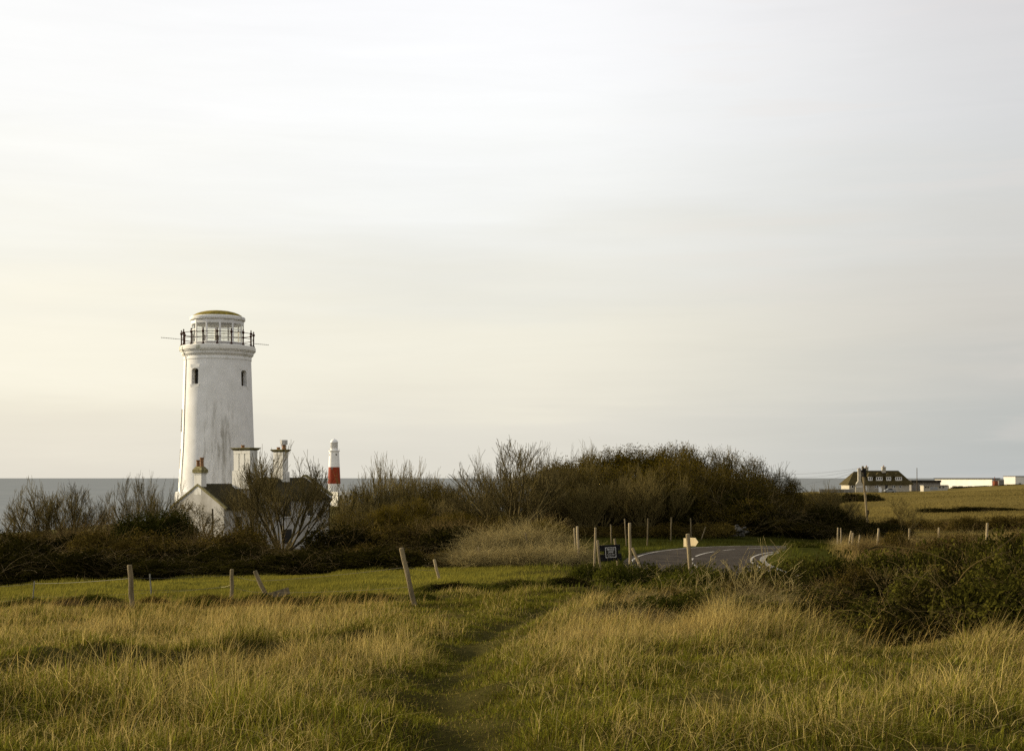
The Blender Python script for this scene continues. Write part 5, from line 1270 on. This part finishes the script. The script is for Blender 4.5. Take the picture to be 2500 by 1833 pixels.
def meadow(x, y):
    """dryness 0..1, height factor, both from patches of grass on the ground"""
    X = 1250 + x/y*F
    n1 = vnoise(x, y, 3.2, 21); n2 = vnoise(x, y, 1.1, 22); n3 = vnoise(x, y, .45, 23)
    dry = .14 + .75*(n1 - .42) + .6*(n2 - .5)
    dry += .42 * sstep(13.5, 17.5, y) * (1 - sstep(25, 31, y)) * sstep(1280, 1420, X)
    dry += .38 * sstep(20, 23.5, y) * (1 - sstep(31, 35, y)) * (1 - sstep(700, 1000, X))
    dry += .30 * sstep(14.5, 16, y) * (1 - sstep(20, 23, y)) * sstep(300, 500, X) * (1 - sstep(950, 1150, X))
    dry += .25 * sstep(2000, 2300, X) * sstep(8, 12, y)
    dry -= .22 * (1 - sstep(8.5, 13, y))
    dp = dist_poly(x, y, PATH); dr = dist_poly(x, y, RUT)
    dry -= .6*np.exp(-(dp/.5)**2) + .7*np.exp(-(dr/.7)**2)
    dry = np.clip(dry, 0, 1)
    ht = (.125 + .185*dry) * (.3 + .6*n2 + 1.0*n3*n3)
    ht *= 1 - .55*sstep(29, 33, y)*(1 - sstep(1000, 1150, X))
    ht *= .62 + .6*sstep(.25, .6, vnoise(x, y, .9, 28))
    ht *= 1 - .66*np.exp(-(dp/.33)**2) - .35*np.exp(-(dr/.55)**2)
    kb = sstep(1400, 1520, X) * sstep(0, 2.5, y - np.interp(X, [1450, 1650, 1800, 2100, 2300, 2500, 2700], [28, 23.5, 21.8, 19.6, 17.8, 16.2, 15.2]))
    ht *= 1 - .55*kb
    return dry, np.maximum(ht, .035), dp

def grass_colour(dry, g):
    n = len(dry); r = g.random((n, 1)); pick = (g.random(n) < dry*.95 + .06)[:, None]
    green = np.array([.122, .126, .015])*(.25 + 1.3*r) + np.array([.035, .012, .0])*g.random((n, 1))
    straw = np.array([.43, .335, .115])*(.22 + 1.15*r) + np.array([.02, .0, -.01])*g.random((n, 1))
    return np.maximum(np.where(pick, straw, green), .004), pick[:, 0]
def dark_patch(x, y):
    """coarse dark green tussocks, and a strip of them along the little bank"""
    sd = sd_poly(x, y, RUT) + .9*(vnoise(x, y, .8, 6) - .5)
    a = np.exp(-((sd - .1)/.4)**2) * (.35 + .8*vnoise(x, y, .8, 27))  # shade beside the bank, painted as darker green blades
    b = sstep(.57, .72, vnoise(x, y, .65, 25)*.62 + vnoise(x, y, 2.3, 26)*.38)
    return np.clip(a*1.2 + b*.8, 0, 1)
g = np.random.default_rng(77)
parts_ = []
for D0, D1, dens, wmin, segs in ((5.2, 10, 2000, .0048, 3), (10, 20, 1100, .0064, 3), (20, 36, 560, .0095, 2)):
    n = int(area(D0, D1)*dens); x, y = sector(D0, D1, n, g)
    dry, ht, dp = meadow(x, y)
    keep = (g.random(n) < np.where(dp < .35, .8, .35 + .9*vnoise(x, y, .5, 24))) & ~((dist_poly(x, y, ROAD[::3]) < 3.3) & (y > 20))
    x, y, dry, ht = x[keep], y[keep], dry[keep], ht[keep]; n = len(x)
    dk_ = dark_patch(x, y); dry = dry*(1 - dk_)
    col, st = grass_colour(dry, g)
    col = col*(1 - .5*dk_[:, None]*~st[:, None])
    h = ht*g.uniform(.55, 1.35, n)*np.where(st, 1.2, .9); w = wmin*g.uniform(.7, 1.4, n)*np.where(st, .72, 1.25)
    lean = np.stack([.04 + .3*(vnoise(x, y, .5, 31) - .45) + .35*dry*sstep(0, 6, x), -.05 + .5*(vnoise(x, y, .5, 32) - .5)], 1)
    parts_.append((x, y, h, w, col, lean, segs))
for k, (x, y, h, w, col, lean, segs) in enumerate(parts_):
    blades('meadow_grass', x, y, h, w, col, lean, segs, ('olive and straw coloured long grass nearest the bottom of the photo', 'olive and straw coloured long grass in the middle of the rough meadow', 'dry long grass at the back of the rough meadow up to the fence')[k], spread=.95)
n = int(area(5.2, 36)*330); x, y = sector(5.2, 36, n, g); y = 5.2 + (y - 5.2)**1.35/(30.8**.35); x = np.clip(x, -(.41*y + 3), .41*y + 3)
dry, ht, dp = meadow(x, y); keep = dist_poly(x, y, ROAD[::3]) > 3.4; x, y, dry = x[keep], y[keep], dry[keep]; n = len(x)
r = g.random((n, 1)); worn = np.exp(-(dp[keep]/.24)**2)[:, None]; col = np.where(g.random((n, 1)) < .25 + .3*dry[:, None] + .35*worn, np.array([.24, .18, .055])*(.3 + 1.0*r), np.array([.085, .09, .011])*(.3 + 1.1*r))
blades('turf_grass', x, y, g.uniform(.04, .12, n)*(1 - .55*worn[:, 0]), np.maximum(.006, y/1372*.5), col, np.stack([.2*g.normal(size=n), .2*g.normal(size=n)], 1), 2, 'short green turf on the trodden path and under the long grass', spread=.7)
# tall thin flowering stems standing above the sward
n = 17000; x, y = sector(8, 34, n, g); dry, ht, dp = meadow(x, y); keep = (g.random(n) < dry*1.2) & (dp > .8) & (dist_poly(x, y, ROAD[::3]) > 4)
x, y, dry, ht = x[keep], y[keep], dry[keep], ht[keep]; n = len(x); col, _ = grass_colour(np.ones(n), g)
blades('grass_stems', x, y, g.uniform(.28, .58, n), np.maximum(.003, y/1372*.28), col*np.array([.9, .82, .75]), np.stack([.2 + .3*g.random(n), .1*g.normal(size=n)], 1), 3, 'tall thin seeding grass stems standing above the rough meadow', spread=.2, tip=.5)
n = 6500; x, y = sector(5.6, 26, n, g); keep = (dist_poly(x, y, PATH) > .5); x, y = x[keep], y[keep]; n = len(x); az_ = g.uniform(0, 2*PI, n); q_l = g.uniform(1.2, 3.2, n)
blades('fallen_straw', x, y, g.uniform(.1, .2, n), np.maximum(.0045, y/1372*.4), np.array([.44, .34, .13])*g.uniform(.4, 1.15, (n, 1)), np.stack([np.cos(az_)*q_l, np.sin(az_)*q_l], 1), 3, 'flattened pale dead grass stems lying across the rough meadow', spread=.1, tip=.4, z0=H(x, y) + g.uniform(.02, .2, n))
# mown field, verges, far pasture
n = int(area(36, 58)*190); x, y = sector(36, 58, n, g); X = 1250 + x/y*F
keep = (X < 1330 + 60*g.normal(size=n)) & (y > 36 + 2*g.random(n)); x, y = x[keep], y[keep]; n = len(x)
r = g.random((n, 1)); col = np.array([.17, .15, .024])*(.65 + .6*r)*(.8 + .4*vnoise(x, y, 3, 41)[:, None])
blades('field_grass', x, y, .07 + .09*g.random(n)*vnoise(x, y, 2, 42)*2, np.full(n, .017), col, np.stack([.2 + 0*x, 0*x], 1), 2, 'short yellow-green grass of the mown field behind the leaning posts')
n = 60000; y = g.uniform(36, 100, n); x = g.uniform(-2, 34, n); X = 1250 + x/y*F; dr = dist_poly(x, y, ROAD[::2])
keep = (dr > 3.35) & (X > 1280) & (dr < 22) & (dist_poly(x, y, [tuple(p) for p in fp[::3]]) > .5); x, y, X = x[keep], y[keep], X[keep]; n = len(x)
dryv = sstep(2000, 2060, X); r = g.random((n, 1))
col = ((np.array([.085, .086, .0125])*(1 - .62*sstep(74, 78, y))[:, None])*(1-dryv)[:, None] + np.array([.28, .2, .07])*dryv[:, None])*(.55 + .8*r)  # far verge dimmed: its shade is put into the blade colour
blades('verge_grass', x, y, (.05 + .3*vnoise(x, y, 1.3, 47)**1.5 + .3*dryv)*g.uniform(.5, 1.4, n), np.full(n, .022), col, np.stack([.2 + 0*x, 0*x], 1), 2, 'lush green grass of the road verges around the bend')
n = 70000; y = 105*np.exp(g.random(n)*math.log(430/105)); X = g.uniform(1880, 2660, n); x = (X-1250)/F*y
r = g.random((n, 1)); col = np.array([.165, .126, .037])*(.6 + .7*r)*(.7 + .5*vnoise(x, y, 14, 43)[:, None])
blades('pasture_grass', x, y, (.12 + .22*vnoise(x, y, 8, 44))*g.uniform(.6, 1.3, n), y*.00032, col, np.stack([.2 + 0*x, 0*x], 1), 2, 'rough tan grass of the sloping field below the hipped house')

# ------------------------------------------------------------------ sky, sun, camera
SUN_AZ, SUN_EL = math.radians(-68), math.radians(15)     # azimuth from the view axis, towards the left
w = bpy.data.worlds.new('World'); scene.world = w; w.use_nodes = True
N, L = w.node_tree.nodes, w.node_tree.links; N.clear()
out = N.new('ShaderNodeOutputWorld')
sky = N.new('ShaderNodeTexSky'); sky.sky_type = 'NISHITA'; sky.sun_disc = False; sky.sun_elevation = SUN_EL; sky.sun_rotation = SUN_AZ
sky.air_density = 1.0; sky.dust_density = 2.5
bg1 = N.new('ShaderNodeBackground'); bg1.inputs['Strength'].default_value = .07; L.new(sky.outputs['Color'], bg1.inputs['Color'])
# a thin veil of high cloud, brighter and warmer on the sun's side
tc = N.new('ShaderNodeTexCoord'); sp = N.new('ShaderNodeSeparateXYZ'); L.new(tc.outputs['Generated'], sp.inputs[0])
def lin(c): return [((v/255)/12.92 if v/255 <= .04045 else ((v/255+.055)/1.055)**2.4) for v in c]
def ramp(stops):
    r_ = N.new('ShaderNodeValToRGB'); e = r_.color_ramp.elements; r_.color_ramp.interpolation = 'B_SPLINE'
    stops = sorted(((z/.4), c) for z, c in stops)
    e[0].position = stops[0][0]; e[0].color = (*lin(stops[0][1]), 1); e[1].position = stops[-1][0]; e[1].color = (*lin(stops[-1][1]), 1)
    for pos, c in stops[1:-1]:
        s = e.new(pos); s.color = (*lin(c), 1)
    return r_
SKY_L = [(0, (224, 218, 204)), (.02, (228, 222, 207)), (.05, (235, 229, 211)), (.079, (247, 242, 224)), (.109, (246, 241, 224)), (.15, (242, 239, 226)), (.2, (246, 245, 238)), (.26, (249, 249, 247)), (.33, (246, 246, 246)), (.4, (240, 241, 243))]
SKY_C = [(0, (220, 216, 204)), (.02, (222, 218, 206)), (.045, (224, 220, 208)), (.06, (233, 228, 212)), (.1, (239, 235, 219)), (.125, (230, 228, 217)), (.16, (233, 232, 224)), (.2, (241, 242, 239)), (.27, (250, 251, 251)), (.34, (248, 248, 250)), (.4, (240, 241, 243))]
SKY_R = [(0, (181, 184, 182)), (.01, (182, 186, 186)), (.035, (184, 187, 184)), (.065, (190, 191, 188)), (.095, (202, 199, 192)), (.14, (206, 203, 196)), (.2, (208, 210, 209)), (.26, (215, 215, 216)), (.34, (213, 211, 211)), (.4, (207, 205, 207))]
# horizontal streaks bend the height a little
mp = N.new('ShaderNodeMapping'); mp.inputs['Scale'].default_value = (2.2, 2.2, 20); mp.inputs['Rotation'].default_value = (0, math.radians(3), 0); L.new(tc.outputs['Generated'], mp.inputs['Vector'])
nz = N.new('ShaderNodeTexNoise'); nz.inputs['Scale'].default_value = 1.6; nz.inputs['Detail'].default_value = 5; nz.inputs['Roughness'].default_value = .5; L.new(mp.outputs['Vector'], nz.inputs['Vector'])
zz_ = N.new('ShaderNodeMath'); zz_.operation = 'MULTIPLY_ADD'; zz_.inputs[1].default_value = .085; L.new(nz.outputs['Fac'], zz_.inputs[0]); 
zb_ = N.new('ShaderNodeMath'); zb_.operation = 'SUBTRACT'; zb_.inputs[1].default_value = .0425; L.new(sp.outputs['Z'], zb_.inputs[0]); L.new(zb_.outputs[0], zz_.inputs[2])
zn = N.new('ShaderNodeMath'); zn.operation = 'MULTIPLY'; zn.inputs[1].default_value = 2.5; L.new(zz_.outputs[0], zn.inputs[0])
rl_, rc_, rr_ = ramp(SKY_L), ramp(SKY_C), ramp(SKY_R)
for r_ in (rl_, rc_, rr_): L.new(zn.outputs[0], r_.inputs['Fac'])
def mrange(a_, b_, src):
    m_ = N.new('ShaderNodeMapRange'); m_.interpolation_type = 'SMOOTHSTEP'; m_.inputs['From Min'].default_value = a_; m_.inputs['From Max'].default_value = b_; L.new(src, m_.inputs['Value']); return m_.outputs['Result']
xs_ = N.new('ShaderNodeMath'); xs_.operation = 'MULTIPLY_ADD'; xs_.inputs[1].default_value = .08
n2 = N.new('ShaderNodeTexNoise'); n2.inputs['Scale'].default_value = 3.0; n2.inputs['Detail'].default_value = 3; L.new(tc.outputs['Generated'], n2.inputs['Vector'])
L.new(n2.outputs['Fac'], xs_.inputs[0]); xsub = N.new('ShaderNodeMath'); xsub.operation = 'SUBTRACT'; xsub.inputs[1].default_value = .04; L.new(sp.outputs['X'], xsub.inputs[0]); L.new(xsub.outputs[0], xs_.inputs[2])
mA = N.new('ShaderNodeMix'); mA.data_type = 'RGBA'; L.new(mrange(-.32, -.05, xs_.outputs[0]), mA.inputs['Factor']); L.new(rl_.outputs['Color'], mA.inputs['A']); L.new(rc_.outputs['Color'], mA.inputs['B'])
mB = N.new('ShaderNodeMix'); mB.data_type = 'RGBA'; L.new(mrange(.0, .39, xs_.outputs[0]), mB.inputs['Factor']); L.new(mA.outputs['Result'], mB.inputs['A']); L.new(rr_.outputs['Color'], mB.inputs['B'])
vz = N.new('ShaderNodeMapRange'); vz.inputs['From Min'].default_value = .42; vz.inputs['From Max'].default_value = .9; vz.inputs['To Min'].default_value = 1.07*.68; vz.inputs['To Max'].default_value = .7*.68; L.new(sp.outputs['Z'], vz.inputs['Value'])
mp3 = N.new('ShaderNodeMapping'); mp3.inputs['Scale'].default_value = (2.6, 2.6, 26); mp3.inputs['Rotation'].default_value = (0, math.radians(-5), 0); L.new(tc.outputs['Generated'], mp3.inputs['Vector'])
n3 = N.new('ShaderNodeTexNoise'); n3.inputs['Scale'].default_value = 2.2; n3.inputs['Detail'].default_value = 7; n3.inputs['Roughness'].default_value = .58; n3.inputs['Distortion'].default_value = .35; L.new(mp3.outputs['Vector'], n3.inputs['Vector'])
st_ = N.new('ShaderNodeMapRange'); st_.inputs['From Min'].default_value = .3; st_.inputs['From Max'].default_value = .7; st_.inputs['To Min'].default_value = .978; st_.inputs['To Max'].default_value = 1.02; L.new(n3.outputs['Fac'], st_.inputs['Value'])
pk = N.new('ShaderNodeMath'); pk.operation = 'MULTIPLY'; L.new(mrange(.5, .68, n3.outputs['Fac']), pk.inputs[0]); L.new(mrange(.0, .2, sp.outputs['X']), pk.inputs[1])
pk2 = N.new('ShaderNodeMath'); pk2.operation = 'MULTIPLY'; pk2.inputs[1].default_value = .16; L.new(pk.outputs[0], pk2.inputs[0])
mC = N.new('ShaderNodeMix'); mC.data_type = 'RGBA'; L.new(pk2.outputs[0], mC.inputs['Factor']); L.new(mB.outputs['Result'], mC.inputs['A']); mC.inputs['B'].default_value = (*lin((222, 211, 203)), 1)
hsv = N.new('ShaderNodeHueSaturation'); L.new(mC.outputs['Result'], hsv.inputs['Color']); L.new(st_.outputs['Result'], hsv.inputs['Value'])
bg2 = N.new('ShaderNodeBackground'); L.new(hsv.outputs['Color'], bg2.inputs['Color']); L.new(vz.outputs['Result'], bg2.inputs['Strength'])
mxw = N.new('ShaderNodeMixShader'); mxw.inputs['Fac'].default_value = .96
L.new(bg1.outputs[0], mxw.inputs[1]); L.new(bg2.outputs[0], mxw.inputs[2]); L.new(mxw.outputs[0], out.inputs['Surface'])

sl = bpy.data.lights.new('sun', 'SUN'); sl.energy = 5.0; sl.angle = math.radians(1.2); sl.color = (1, .85, .6)
so = link(bpy.data.objects.new('sun', sl))
sd = Vector((math.sin(SUN_AZ)*math.cos(SUN_EL), math.cos(SUN_AZ)*math.cos(SUN_EL), math.sin(SUN_EL)))
so.rotation_euler = sd.to_track_quat('Z', 'Y').to_euler(); so.location = (-30, 20, 30)

cd = bpy.data.cameras.new('camera'); cam = link(bpy.data.objects.new('camera', cd))
cd.sensor_fit = 'HORIZONTAL'; cd.sensor_width = 36; cd.lens = F/2500*36; cd.shift_y = (HY - 916.5)/2500
cd.clip_start = .2; cd.clip_end = 200000
cam.location = (0, 0, 0); cam.rotation_euler = (PI/2, 0, 0)
scene.camera = cam
scene.view_settings.view_transform = 'Standard'; scene.view_settings.look = 'None'; scene.view_settings.exposure = math.log2(1/.68); scene.view_settings.gamma = 1
scene.cycles.max_bounces = 6; scene.cycles.diffuse_bounces = 3; scene.cycles.glossy_bounces = 2; scene.cycles.transmission_bounces = 3; scene.cycles.transparent_max_bounces = 8
scene.cycles.use_denoising = False; scene.cycles.use_adaptive_sampling = False
